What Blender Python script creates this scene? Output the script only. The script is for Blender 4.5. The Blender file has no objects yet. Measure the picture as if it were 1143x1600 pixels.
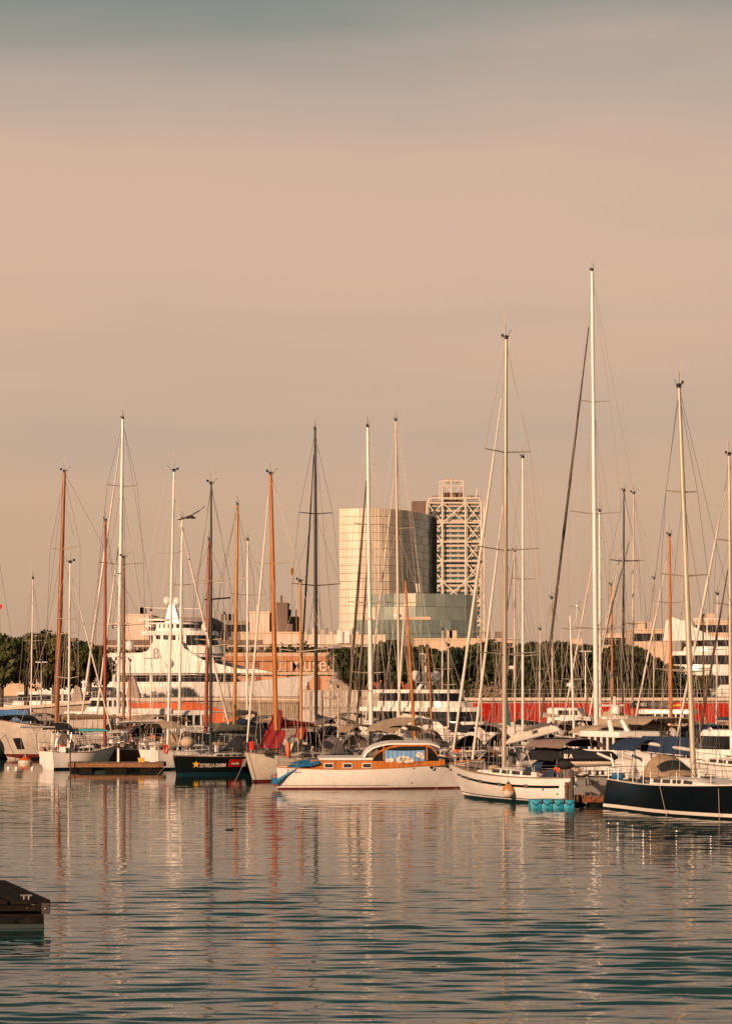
import bpy, bmesh, math, random
import numpy as np
from mathutils import Vector, Matrix, noise
random.seed(11); RNG = np.random.default_rng(5)
PI = math.pi; R = math.radians
SC = bpy.context.scene
# ------------------------------------------------------------------ camera, sky, sun, exposure
F, H, CX, HY = 4000.0, 6.3, 571.5, 1060.0      # focal length in photo pixels, eye height, horizon of the place
cam = bpy.data.cameras.new('camera'); camo = bpy.data.objects.new('camera', cam)
SC.collection.objects.link(camo); SC.camera = camo
camo.location = (0, 0, H); camo.rotation_euler = (R(90), 0, 0)
cam.sensor_fit = 'VERTICAL'; cam.sensor_height = 36; cam.lens = F / 1600 * 36
cam.shift_y = 260 / 1600; cam.clip_start = 1; cam.clip_end = 20000
SUN_AZ, SUN_EL = 33, 15                         # sun behind the viewer's left shoulder
world = bpy.data.worlds.new('World'); SC.world = world; world.use_nodes = True
def build_world():
    nt = world.node_tree; N = nt.nodes; L = nt.links; N.clear()
    out = N.new('ShaderNodeOutputWorld'); bg = N.new('ShaderNodeBackground')
    sky = N.new('ShaderNodeTexSky'); sky.sky_type = 'NISHITA'; sky.sun_disc = False
    sky.sun_elevation = R(SUN_EL); sky.sun_rotation = R(180 + SUN_AZ); sky.dust_density = 3.5; sky.air_density = 1.3
    tc = N.new('ShaderNodeTexCoord'); sep = N.new('ShaderNodeSeparateXYZ'); L.new(tc.outputs['Generated'], sep.inputs[0])
    tint = N.new('ShaderNodeMix'); tint.data_type = 'RGBA'; tint.blend_type = 'MULTIPLY'; tint.inputs[0].default_value = 1
    L.new(sky.outputs[0], tint.inputs[6]); tint.inputs[7].default_value = (.30, .32, .22, 1)
    # thin high cloud lit warm by the low sun: its depth falls off above fifteen degrees
    mp = N.new('ShaderNodeMapping'); mp.inputs['Scale'].default_value = (2.2, 2.2, 15); mp.inputs['Rotation'].default_value = (R(2), R(3), 0)
    L.new(tc.outputs['Generated'], mp.inputs[0])
    nz = N.new('ShaderNodeTexNoise'); nz.inputs['Scale'].default_value = 1.6; nz.inputs['Detail'].default_value = 6; nz.inputs['Roughness'].default_value = .5
    nz.inputs['Distortion'].default_value = .4
    L.new(mp.outputs[0], nz.inputs['Vector'])
    ad = N.new('ShaderNodeMath'); ad.operation = 'MULTIPLY_ADD'; L.new(nz.outputs[0], ad.inputs[0]); ad.inputs[1].default_value = .05; L.new(sep.outputs[2], ad.inputs[2])
    rp = N.new('ShaderNodeValToRGB'); L.new(ad.outputs[0], rp.inputs[0])
    e = rp.color_ramp.elements; off = .025
    cols = [(0.0, (.465, .30, .195)), (.05, (.495, .325, .216)), (.12, (.54, .36, .258)), (.165, (.568, .382, .284)), (.20, (.535, .368, .28)), (.228, (.42, .325, .268)), (.25, (.265, .255, .226)), (.268, (.170, .198, .188)), (.30, (.08, .112, .114)), (.36, (.045, .07, .076)), (.9, (.034, .055, .064))]
    e[0].position = cols[0][0] + off; e[0].color = (*cols[0][1], 1); e[1].position = min(1, cols[-1][0] + off); e[1].color = (*cols[-1][1], 1)
    for p, c in cols[1:-1]:
        q = e.new(p + off); q.color = (*c, 1)
    sc10 = N.new('ShaderNodeMix'); sc10.data_type = 'RGBA'; sc10.inputs[0].default_value = .9
    st = N.new('ShaderNodeMix'); st.data_type = 'RGBA'; st.blend_type = 'MULTIPLY'; st.inputs[0].default_value = 1
    n3 = N.new('ShaderNodeTexNoise'); n3.inputs['Scale'].default_value = 1.1; n3.inputs['Detail'].default_value = 5; L.new(mp.outputs[0], n3.inputs['Vector'])
    mr = N.new('ShaderNodeMapRange'); mr.inputs[1].default_value = .48; mr.inputs[2].default_value = .72; mr.inputs[4].default_value = .55; L.new(n3.outputs[0], mr.inputs[0])
    gz = N.new('ShaderNodeMix'); gz.data_type = 'RGBA'; L.new(mr.outputs[0], gz.inputs[0]); L.new(rp.outputs[0], gz.inputs[6]); gz.inputs[7].default_value = (.385, .315, .262, 1)
    L.new(gz.outputs[2], st.inputs[6]); st.inputs[7].default_value = (10, 10, 10, 1)
    L.new(tint.outputs[2], sc10.inputs[6]); L.new(st.outputs[2], sc10.inputs[7])
    L.new(sc10.outputs[2], bg.inputs[0]); bg.inputs[1].default_value = .1
    L.new(bg.outputs[0], out.inputs[0])
build_world()
sl = bpy.data.lights.new('sun', 'SUN'); sl.energy = 5.0; sl.angle = R(.6); sl.color = (1, .625, .405)
so = bpy.data.objects.new('sun', sl); SC.collection.objects.link(so)
_d = Vector((math.sin(R(SUN_AZ)) * math.cos(R(SUN_EL)), math.cos(R(SUN_AZ)) * math.cos(R(SUN_EL)), -math.sin(R(SUN_EL))))
so.rotation_euler = _d.to_track_quat('-Z', 'Y').to_euler(); so.location = (-60, -60, 60)
SC.view_settings.view_transform = 'Standard'; SC.view_settings.look = 'None'; SC.view_settings.exposure = .38; SC.view_settings.gamma = 1
SC.cycles.sample_clamp_indirect = 4; SC.cycles.max_bounces = 6; SC.cycles.glossy_bounces = 3; SC.cycles.diffuse_bounces = 2; SC.cycles.transmission_bounces = 3
SC.cycles.use_denoising = True; SC.cycles.caustics_reflective = False; SC.cycles.caustics_refractive = False

# ------------------------------------------------------------------ helpers
def X(px, Y): return (px - CX) * Y / F          # photo column at distance Y -> metres
def Z(py, Y): return H - (py - HY) * Y / F
def at(px, py, Y): return Vector((X(px, Y), Y, Z(py, Y)))
def lerp(a, b, t): return a + (b - a) * t
def sm(t): t = max(0, min(1, t)); return t * t * (3 - 2 * t)
M = {}
def mat(name, col, rough=.5, metal=0, var=.18, scale=2.0, bump=0, bscale=20, stretch=(1, 1, 1), col2=None, spec=None, grime=0):
    m = bpy.data.materials.new(name); m.use_nodes = True; nt = m.node_tree; N = nt.nodes; L = nt.links
    b = N['Principled BSDF']; b.inputs['Roughness'].default_value = rough; b.inputs['Metallic'].default_value = metal
    if spec is not None: b.inputs['Specular IOR Level'].default_value = spec
    tc = N.new('ShaderNodeTexCoord'); mp = N.new('ShaderNodeMapping'); mp.inputs['Scale'].default_value = stretch
    L.new(tc.outputs['Object'], mp.inputs[0])
    oi = N.new('ShaderNodeObjectInfo'); va = N.new('ShaderNodeVectorMath'); va.operation = 'MULTIPLY_ADD'
    va.inputs[0].default_value = (37, 19, 53); L.new(oi.outputs['Random'], va.inputs[1]); L.new(mp.outputs[0], va.inputs[2])
    nz = N.new('ShaderNodeTexNoise'); nz.inputs['Scale'].default_value = scale; nz.inputs['Detail'].default_value = 5; nz.inputs['Roughness'].default_value = .62
    L.new(va.outputs[0], nz.inputs['Vector'])
    mx = N.new('ShaderNodeMix'); mx.data_type = 'RGBA'
    rm = N.new('ShaderNodeMapRange'); rm.inputs[1].default_value = .3; rm.inputs[2].default_value = .7; L.new(nz.outputs[0], rm.inputs[0]); L.new(rm.outputs[0], mx.inputs[0])
    c2 = col2 or tuple(c * (1 - 1.6 * var) for c in col)
    mx.inputs[6].default_value = (*col, 1); mx.inputs[7].default_value = (*c2, 1)
    if grime:   # weed and rust stains that hang about the waterline and run down from fittings
        sx = N.new('ShaderNodeSeparateXYZ'); L.new(tc.outputs['Object'], sx.inputs[0])
        zr = N.new('ShaderNodeMapRange'); zr.inputs[1].default_value = .75; zr.inputs[2].default_value = .05; L.new(sx.outputs[2], zr.inputs[0])
        m3 = N.new('ShaderNodeMapping'); m3.inputs['Scale'].default_value = (5, 5, .5); L.new(tc.outputs['Object'], m3.inputs[0])
        n3 = N.new('ShaderNodeTexNoise'); n3.inputs['Scale'].default_value = 1.3; n3.inputs['Detail'].default_value = 6; L.new(m3.outputs[0], n3.inputs['Vector'])
        r3 = N.new('ShaderNodeMapRange'); r3.inputs[1].default_value = .42; r3.inputs[2].default_value = .72; r3.inputs[4].default_value = grime; L.new(n3.outputs[0], r3.inputs[0])
        r4 = N.new('ShaderNodeMath'); r4.operation = 'MULTIPLY_ADD'; L.new(zr.outputs[0], r4.inputs[0]); r4.inputs[1].default_value = .75; r4.inputs[2].default_value = .25
        mm = N.new('ShaderNodeMath'); mm.operation = 'MULTIPLY'; L.new(r3.outputs[0], mm.inputs[0]); L.new(r4.outputs[0], mm.inputs[1])
        g = N.new('ShaderNodeMix'); g.data_type = 'RGBA'; L.new(mm.outputs[0], g.inputs[0]); L.new(mx.outputs[2], g.inputs[6]); g.inputs[7].default_value = (.24, .17, .09, 1); mx = g
    L.new(mx.outputs[2], b.inputs['Base Color'])
    if bump:
        n2 = N.new('ShaderNodeTexNoise'); n2.inputs['Scale'].default_value = bscale; n2.inputs['Detail'].default_value = 3; L.new(va.outputs[0], n2.inputs['Vector'])
        bp = N.new('ShaderNodeBump'); bp.inputs['Strength'].default_value = bump; bp.inputs['Distance'].default_value = .05
        L.new(n2.outputs[0], bp.inputs['Height']); L.new(bp.outputs[0], b.inputs['Normal'])
    M[name] = m; return m
S_ = (1, 1, .25)
mat('white', (.72, .69, .65), .3, var=.10, scale=1.2, stretch=S_)
mat('gel', (.79, .765, .72), .22, var=.10, scale=.9, stretch=(1, 1, .4), bump=.08, bscale=2, grime=.3)
mat('cream', (.66, .58, .47), .4, var=.12, grime=.35)
mat('oldwhite', (.62, .56, .48), .45, var=.22, scale=1.1, stretch=(.6, .6, 1), bump=.25, bscale=2.5, grime=.8)
mat('greyhull', (.17, .17, .165), .4, var=.2)
mat('navy', (.004, .006, .010), .28, var=.2)
mat('blackhull', (.008, .010, .010), .16, var=.2)
mat('black', (.012, .012, .013), .5, var=.3)
mat('blackcloth', (.010, .011, .014), .85, var=.3, bump=.3, bscale=6)
mat('bluecloth', (.008, .030, .075), .8, var=.25, bump=.25, bscale=5)
mat('bluetarp', (.015, .16, .33), .5, var=.3, scale=1.2, bump=.3, bscale=4)
mat('teal', (.03, .42, .44), .5, var=.2)
mat('beigecloth', (.46, .36, .25), .85, var=.15, bump=.3, bscale=5)
mat('tancloth', (.36, .26, .17), .85, var=.2, bump=.3, bscale=5)
mat('greycloth', (.15, .13, .12), .85, var=.2, bump=.25, bscale=5)
mat('greencloth', (.17, .17, .13), .85, var=.2, bump=.3, bscale=5)
mat('redcloth', (.24, .007, .012), .85, var=.3, bump=.35, bscale=5)
mat('mauvecloth', (.24, .17, .15), .85, var=.2, bump=.3, bscale=5)
mat('sail', (.70, .63, .53), .8, var=.14, scale=3, bump=.3, bscale=6)
mat('darkfurl', (.13, .10, .08), .85, var=.55, scale=1.4, stretch=(3, 3, .7), bump=.3)
mat('brightwood', (.50, .17, .030), .28, var=.3, scale=2, stretch=(4, 4, .3), spec=.4)
mat('midwood', (.33, .115, .03), .3, var=.35, scale=2, stretch=(4, 4, .25))
mat('redwood', (.30, .05, .014), .32, var=.3, scale=2, stretch=(4, 4, .3))
mat('honeywood', (.50, .24, .07), .32, var=.3, scale=2, stretch=(4, 4, .4))
mat('brownwood', (.20, .09, .035), .5, var=.35, scale=2, stretch=(4, 4, .4))
mat('oldwood', (.16, .10, .06), .7, var=.4, scale=3, stretch=(.5, 3, 3), bump=.3)
mat('dockwood', (.30, .13, .045), .7, var=.45, scale=3, bump=.3)
mat('teak', (.28, .19, .12), .6, var=.2)
mat('alu', (.70, .67, .62), .30, metal=.15, var=.08, stretch=S_)
mat('aludull', (.50, .43, .33), .38, metal=.25, var=.15, stretch=S_)
mat('carbon', (.010, .011, .011), .3, var=.2)
mat('greenmast', (.02, .03, .022), .4, var=.5, scale=5)
mat('steel', (.55, .52, .48), .3, metal=.8, var=.1)
mat('wire', (.20, .16, .13), .5, metal=.3, var=.1)
mat('wiredark', (.03, .028, .025), .6, var=.1)
mat('wirelight', (.55, .45, .36), .6, var=.1)
mat('rope', (.45, .36, .26), .9, var=.2)
mat('glass', (.010, .012, .014), .06, var=.2)
mat('plexi', (.03, .03, .03), .12, var=.2)
mat('orange', (.62, .09, .015), .5, var=.15)
mat('redplastic', (.52, .02, .012), .4, var=.15)
mat('yellow', (.70, .40, .03), .5, var=.15)
mat('bluepaint', (.02, .15, .36), .45, var=.2)
mat('bluedock', (.008, .30, .46), .5, var=.3, scale=3, bump=.2)
mat('redboot', (.16, .02, .015), .5, var=.25)
mat('greenboot', (.008, .028, .028), .4, var=.3)
mat('blueboot', (.01, .05, .08), .4, var=.3)
mat('rust', (.26, .08, .02), .8, var=.6, scale=4, bump=.4)
mat('concrete', (.36, .30, .24), .85, var=.2, scale=.8, bump=.25, bscale=4)
mat('concretedark', (.016, .014, .011), .9, var=.55, scale=3, bump=.4, bscale=9, spec=.1)
mat('beamdark', (.018, .013, .010), .85, var=.5, scale=4, bump=.4, spec=.1)
mat('quaystone', (.33, .27, .21), .9, var=.25, scale=.5, bump=.3, bscale=2)
mat('paving', (.34, .29, .24), .9, var=.2, scale=.3)
mat('redwall', (.46, .020, .008), .85, var=.35, scale=1.5, stretch=(1, 1, .3), spec=.1)
mat('orangewall', (.58, .11, .022), .7, var=.2, scale=.7)
mat('containerwhite', (.42, .37, .31), .6, var=.22, scale=1.2, stretch=(1, 1, .4))
mat('containergreen', (.24, .28, .23), .6, var=.2)
mat('brick', (.48, .215, .10), .9, var=.16, scale=.35)
mat('brickpale', (.58, .32, .17), .9, var=.14, scale=.35)
mat('stonetrim', (.52, .38, .26), .9, var=.15)
mat('letter', (.60, .44, .32), .7, var=.06)
mat('redshutter', (.24, .03, .012), .6, var=.2)
mat('plaster', (.60, .50, .41), .9, var=.14, scale=.2)
mat('plastergrey', (.25, .22, .20), .9, var=.14, scale=.2)
mat('plasterbrown', (.17, .12, .095), .9, var=.18, scale=.2)
mat('plasterwarm', (.58, .44, .31), .9, var=.14, scale=.2)
mat('rooftile', (.35, .17, .09), .9, var=.25, scale=.6)
mat('frame', (.68, .60, .51), .5, var=.08, scale=.05)
mat('artswall', (.24, .21, .17), .7, var=.12, scale=.05)
mat('artsslab', (.46, .40, .33), .6, var=.08, scale=.05)
mat('artsglass', (.05, .13, .13), .15, var=.4, scale=.3)
mat('sunlitglass', (.60, .52, .41), .30, metal=.0, var=.10, scale=.06)  # gold reflection of the low sun, put into the base colour
mat('tealglass', (.32, .43, .40), .10, metal=.75, var=.3, scale=.05)
mat('greyglass', (.44, .56, .52), .18, metal=.55, var=.25, scale=.05)  # darker glass; on the upper right it carries the shaded side as colour
mat('sunlitglasspale', (.70, .60, .46), .25, var=.12, scale=.06)  # paler variant of the same coloured-in gold reflection
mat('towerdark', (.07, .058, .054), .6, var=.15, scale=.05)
mat('mullion', (.30, .27, .21), .4, metal=.2, var=.1)
mat('trunk', (.09, .06, .04), .9, var=.3, bump=.5, bscale=6)
mat('asphalt', (.10, .09, .08), .95, var=.2)
mat('skin', (.45, .26, .17), .6, var=.05); mat('shirt', (.10, .09, .09), .8); mat('jacket', (.55, .45, .36), .8)
mat('flagyellow', (.75, .42, .02), .8, var=.1); mat('flagred', (.5, .02, .015), .8, var=.1); mat('flagteal', (.01, .09, .11), .8, var=.1)
mat('cloudcurtain', (.12, .27, .50), .8, var=.2, scale=2.2, col2=(.16, .32, .55))
mat('gull', (.016, .014, .013), .8, var=.3)
mat('printgrey', (.30, .28, .26), .6); mat('printdark', (.05, .05, .06), .6); mat('printwhite', (.75, .70, .62), .6, var=.05)
def leafmat(name, c1, c2):
    m = mat(name, c1, .6, var=.3, scale=.8, col2=c2, spec=.25); return m
leafmat('leaf', (.018, .030, .008), (.060, .066, .016)); leafmat('leafdark', (.012, .021, .006), (.036, .045, .012)); leafmat('leafolive', (.026, .031, .009), (.085, .074, .02)); leafmat('leafblue', (.012, .024, .009), (.034, .050, .02))

C = SC.collection
class MB:
    def __init__(s): s.v = []; s.f = []
    def add(s, vs, fs):
        o = len(s.v); s.v += [tuple(p) for p in vs]; s.f += [tuple(i + o for i in f) for f in fs]; return s
    def box(s, c, d, rz=0, top=1.0, rx=0):
        hx, hy, hz = d[0] / 2, d[1] / 2, d[2] / 2; cs, sn = math.cos(rz), math.sin(rz); vs = []
        for z in (-1, 1):
            k = top if z > 0 else 1
            for x, y in ((-1, -1), (1, -1), (1, 1), (-1, 1)):
                px, py = x * hx * k, y * hy * k
                vs.append((c[0] + px * cs - py * sn, c[1] + px * sn + py * cs, c[2] + z * hz))
        return s.add(vs, [(3, 2, 1, 0), (4, 5, 6, 7), (0, 1, 5, 4), (1, 2, 6, 5), (2, 3, 7, 6), (3, 0, 4, 7)])
    def tube(s, pts, r, n=6, r2=None, flat=1.0):
        pts = [Vector(p) for p in pts]; k = len(pts); vs = []; prev = None
        for i, p in enumerate(pts):
            d = (pts[min(k - 1, i + 1)] - pts[max(0, i - 1)]).normalized()
            if prev is None:
                a = Vector((0, 0, 1)) if abs(d.z) < .9 else Vector((0, 1, 0))
                u = a.cross(d).normalized()
            else: u = (prev - d * prev.dot(d)).normalized()
            prev = u; w = d.cross(u)
            if callable(r): rr = r(i / (k - 1))
            else: rr = r if r2 is None else lerp(r, r2, i / max(1, k - 1))
            for j in range(n):
                a = 2 * PI * j / n; q = p + u * math.cos(a) * rr + w * math.sin(a) * rr * flat; vs.append(q)
        fs = [(i * n + j, i * n + (j + 1) % n, (i + 1) * n + (j + 1) % n, (i + 1) * n + j) for i in range(k - 1) for j in range(n)]
        fs += [tuple(range(n))[::-1], tuple((k - 1) * n + j for j in range(n))]
        return s.add(vs, fs)
    def loft(s, secs, closed=True, cap=True):
        n = len(secs[0]); k = len(secs); vs = [p for q in secs for p in q]
        m = n if closed else n - 1
        fs = [(i * n + j, i * n + (j + 1) % n, (i + 1) * n + (j + 1) % n, (i + 1) * n + j) for i in range(k - 1) for j in range(m)]
        if cap and closed: fs += [tuple(range(n))[::-1], tuple((k - 1) * n + j for j in range(n))]
        return s.add(vs, fs)
    def lathe(s, prof, c, n=12, axis='z', sx=1, sy=1):
        secs = []
        for r, z in prof:
            ring = []
            for j in range(n):
                a = 2 * PI * j / n; x, y = r * math.cos(a) * sx, r * math.sin(a) * sy
                q = (x, y, z) if axis == 'z' else ((z, x, y) if axis == 'x' else (x, z, y))
                ring.append((c[0] + q[0], c[1] + q[1], c[2] + q[2]))
            secs.append(ring)
        return s.loft(secs)
    def ball(s, c, r, n=10, sz=1, sx=1, sy=1):
        return s.lathe([(max(1e-3, r * math.sin(PI * i / 8)), -r * math.cos(PI * i / 8) * sz) for i in range(9)], c, n, sx=sx, sy=sy)
    def prism(s, poly, z0, z1):
        n = len(poly); vs = [(p[0], p[1], z0) for p in poly] + [(p[0], p[1], z1) for p in poly]
        return s.add(vs, [tuple(range(n))[::-1], tuple(range(n, 2 * n))] + [(i, (i + 1) % n, n + (i + 1) % n, n + i) for i in range(n)])
    def cloth(s, grid, th=.02):
        g = [[Vector(p) for p in r] for r in grid]; a, b = len(g), len(g[0]); nn = []
        for i in range(a):
            for j in range(b):
                du = g[min(a - 1, i + 1)][j] - g[max(0, i - 1)][j]; dv = g[i][min(b - 1, j + 1)] - g[i][max(0, j - 1)]
                c = du.cross(dv); nn.append(c.normalized() * th if c.length > 1e-9 else Vector((0, 0, th)))
        top = [g[i][j] + nn[i * b + j] * .5 for i in range(a) for j in range(b)]; bot = [g[i][j] - nn[i * b + j] * .5 for i in range(a) for j in range(b)]
        fs = []; o = a * b
        for i in range(a - 1):
            for j in range(b - 1):
                q = (i * b + j, i * b + j + 1, (i + 1) * b + j + 1, (i + 1) * b + j); fs.append(q[::-1]); fs.append(tuple(x + o for x in q))
        rim = [j for j in range(b)] + [i * b + b - 1 for i in range(1, a)] + [(a - 1) * b + j for j in range(b - 2, -1, -1)] + [i * b for i in range(a - 2, 0, -1)]
        for k in range(len(rim)):
            p, q = rim[k], rim[(k + 1) % len(rim)]; fs.append((p, q, q + o, p + o))
        return s.add(top + bot, fs)
    def mesh(s, name, m, smooth=False, ang=.8):
        me = bpy.data.meshes.new(name); me.from_pydata(s.v, [], s.f); me.materials.append(M[m])
        if smooth:
            me.polygons.foreach_set('use_smooth', [True] * len(me.polygons)); me.set_sharp_from_angle(angle=ang)
        me.update(); return me
    def build(s, name, m, parent=None, smooth=False, ang=.8, label=None):
        o = bpy.data.objects.new(name, s.mesh(name, m, smooth, ang)); C.objects.link(o); o.parent = parent
        if label: o['label'] = label
        return o
def tag(o, label, cat, group=None, kind=None):
    if label: o['label'] = label
    if cat: o['category'] = cat
    if group: o['group'] = group
    if kind: o['kind'] = kind
    return o
def thing(name, label, cat, loc=(0, 0, 0), rz=0, group=None):
    o = bpy.data.objects.new(name, None); C.objects.link(o); o.location = loc; o.rotation_euler = (0, 0, rz); o.empty_display_size = .2
    return tag(o, label, cat, group)
def struct(o): o['kind'] = 'structure'; return o
def link_copy(src, parent, loc=None, rz=None, scale=None):
    o = src.copy(); C.objects.link(o); o.parent = parent
    if loc is not None: o.location = loc
    if rz is not None: o.rotation_euler = (0, 0, rz)
    if scale is not None: o.scale = scale
    return o
def inst(name, me, parent=None, loc=(0, 0, 0), rz=0, scale=(1, 1, 1)):
    o = bpy.data.objects.new(name, me); C.objects.link(o); o.parent = parent; o.location = loc; o.rotation_euler = (0, 0, rz); o.scale = scale; return o
def text(name, body, m, parent, width, origin, ux, uy, thick=.01, bold=0):
    cu = bpy.data.curves.new('t', 'FONT'); cu.body = body; cu.extrude = .02; cu.offset = bold; cu.resolution_u = 3
    ob = bpy.data.objects.new('t', cu); C.objects.link(ob); dg = bpy.context.evaluated_depsgraph_get()
    me = bpy.data.meshes.new_from_object(ob.evaluated_get(dg)); bpy.data.objects.remove(ob); bpy.data.curves.remove(cu)
    xs = [v.co.x for v in me.vertices]; w = max(xs) - min(xs); k = width / w; x0 = min(xs)
    ux = Vector(ux).normalized(); uy = Vector(uy); uyl = uy.length; uy = uy.normalized(); uz = ux.cross(uy); o = Vector(origin)
    for v in me.vertices: v.co = o + ux * (v.co.x - x0) * k + uy * v.co.y * k * uyl + uz * (v.co.z / .02 * thick)
    me.materials.clear(); me.materials.append(M[m]); me.name = name
    t = bpy.data.objects.new(name, me); C.objects.link(t); t.parent = parent; return t
# ------------------------------------------------------------------ water
def build_water():
    m = bpy.data.materials.new('water'); m.use_nodes = True; nt = m.node_tree; N = nt.nodes; L = nt.links; b = N['Principled BSDF']
    b.inputs['Base Color'].default_value = (.010, .050, .052, 1); b.inputs['Roughness'].default_value = .035; b.inputs['IOR'].default_value = 1.2
    tc = N.new('ShaderNodeTexCoord'); n1 = N.new('ShaderNodeTexNoise'); n1.inputs['Scale'].default_value = 3.2; n1.inputs['Detail'].default_value = 4; n1.inputs['Roughness'].default_value = .5
    L.new(tc.outputs['Object'], n1.inputs['Vector'])
    bp = N.new('ShaderNodeBump'); bp.inputs['Strength'].default_value = .08; bp.inputs['Distance'].default_value = .022
    L.new(n1.outputs[0], bp.inputs['Height']); L.new(bp.outputs[0], b.inputs['Normal'])
    M['water'] = m
    xs = np.arange(-36, 36.01, .15); ys = [28.0]
    while ys[-1] < 250: ys.append(ys[-1] + (.10 if ys[-1] < 85 else .16 if ys[-1] < 150 else .3))
    ys = np.array(ys); gx, gy = np.meshgrid(xs, ys); z = np.zeros_like(gx)
    # calm areas and ruffled areas drift across the harbour
    calm = .82 + .25 * np.sin(gx * .11 + gy * .05 + 1) * np.sin(gy * .07 - gx * .03) + .15 * np.sin(gx * .31 + gy * .21)
    for i in range(64):
        lam = .34 * (6.0 ** (i / 63.0)); k = 2 * PI / lam; th = RNG.normal(PI / 2 + .02, .22); slope = .0180 * (1.0 if lam < 1.0 else .85)
        ph = RNG.uniform(0, 2 * PI); kx, ky = k * math.cos(th), k * math.sin(th)
        w = np.sin(gx * kx + gy * ky + ph + .8 * np.sin(gx * kx * .13 - gy * ky * .09 + ph * 3))
        z += slope / k * (w + .25 * np.cos(2 * (gx * kx + gy * ky + ph)))
    z *= calm * np.clip(54 / gy, 0, 1) ** 1.5
    fade = np.clip((36 - np.abs(gx)) / 2, 0, 1) * np.clip((gy - 28) / 2, 0, 1) * np.clip((ys[-1] - gy) / 10, 0, 1); z *= fade
    nx, ny = len(xs), len(ys); co = np.stack([gx, gy, z], -1).reshape(-1, 3)
    idx = np.arange(nx * ny).reshape(ny, nx); q = np.stack([idx[:-1, :-1], idx[:-1, 1:], idx[1:, 1:], idx[1:, :-1]], -1).reshape(-1, 4)
    x0, x1, y0, y1 = xs[0], xs[-1], ys[0], ys[-1]; B = 4000
    ex = np.array([(-B, -600, 0), (B, -600, 0), (B, y0, 0), (-B, y0, 0), (-B, y1, 0), (B, y1, 0), (B, 432, 0), (-B, 432, 0), (x0, y0, 0), (x1, y0, 0), (x1, y1, 0), (x0, y1, 0)], float)
    o = len(co); eq = np.array([(0, 1, 2, 3), (4, 5, 6, 7), (3, 8, 11, 4), (9, 2, 5, 10)]) + o
    co = np.concatenate([co, ex]); q = np.concatenate([q, eq])
    me = bpy.data.meshes.new('water'); me.vertices.add(len(co)); me.vertices.foreach_set('co', co.ravel())
    me.loops.add(q.size); me.loops.foreach_set('vertex_index', q.ravel().astype(np.int32)); me.polygons.add(len(q))
    me.polygons.foreach_set('loop_start', np.arange(0, q.size, 4, dtype=np.int32)); me.polygons.foreach_set('use_smooth', np.ones(len(q), bool))
    me.update(calc_edges=True); me.materials.append(m); ob = bpy.data.objects.new('water', me); C.objects.link(ob); struct(ob)
build_water()

# ------------------------------------------------------------------ quays and ground
b = MB(); b.add([(-7000, 430, 2.1), (7000, 430, 2.1), (9000, 9000, 2.1), (-9000, 9000, 2.1), (-7000, 430, -1), (7000, 430, -1)], [(0, 1, 2, 3), (4, 5, 1, 0)])
struct(b.build('ground', 'paving'))
b = MB(); b.box((5, 274, .15), (260, 40, 2.3)); q_ = struct(b.build('quay', 'quaystone'))
def promenade():
    # raised promenade behind the quay; its left end ramps down
    prof = [(-135, 2.6), (X(-40, 292), 2.75), (X(60, 292), 3.25), (X(180, 292), 3.95), (X(260, 292), 4.05), (150, 4.05)]
    b = MB()
    for (xa, za), (xb, zb) in zip(prof, prof[1:]):
        b.add([(xa, 292, .5), (xb, 292, .5), (xb, 316, .5), (xa, 316, .5), (xa, 292, za), (xb, 292, zb), (xb, 316, zb), (xa, 316, za)], [(4, 5, 6, 7), (0, 1, 5, 4), (2, 3, 7, 6)])
    p = struct(b.build('promenade', 'concrete'))
    c = MB()
    for (xa, za), (xb, zb) in zip(prof, prof[1:]):
        c.add([(xa, 291.6, za - .28), (xb, 291.6, zb - .28), (xb, 292.6, zb - .28), (xa, 292.6, za - .28), (xa, 291.6, za + .06), (xb, 291.6, zb + .06), (xb, 292.6, zb + .06), (xa, 292.6, za + .06)], [(4, 5, 6, 7), (0, 1, 5, 4), (0, 1, 2, 3)])
    c.build('coping', 'plaster', p)
    return prof
PROM = promenade()
def prom_z(x):
    for (xa, za), (xb, zb) in zip(PROM, PROM[1:]):
        if xa <= x <= xb: return lerp(za, zb, (x - xa) / (xb - xa))
    return 4.05
def railing(x0, x1, y, label):
    root = thing('railing', label, 'railing', (x0, y, prom_z(x0))); n = int((x1 - x0) / 1.6)
    for k in range(n + 1):
        x = lerp(0, x1 - x0, k / n); z = prom_z(x0 + x) - prom_z(x0)
        MB().box((x, 0, z + .5), (.06, .06, 1.0)).build('post', 'steel', root)
    for hz in (1.0, .55):
        MB().tube([(lerp(0, x1 - x0, k / n), 0, prom_z(x0 + lerp(0, x1 - x0, k / n)) - prom_z(x0) + hz) for k in range(n + 1)], .028, 5).build('rail', 'steel', root)
railing(X(-10, 292.4), X(172, 292.4), 292.35, 'thin steel railing along the ramp under the left trees')
railing(X(735, 292.4), X(1150, 292.4), 292.35, 'thin steel railing along the top of the red wall')
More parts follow.
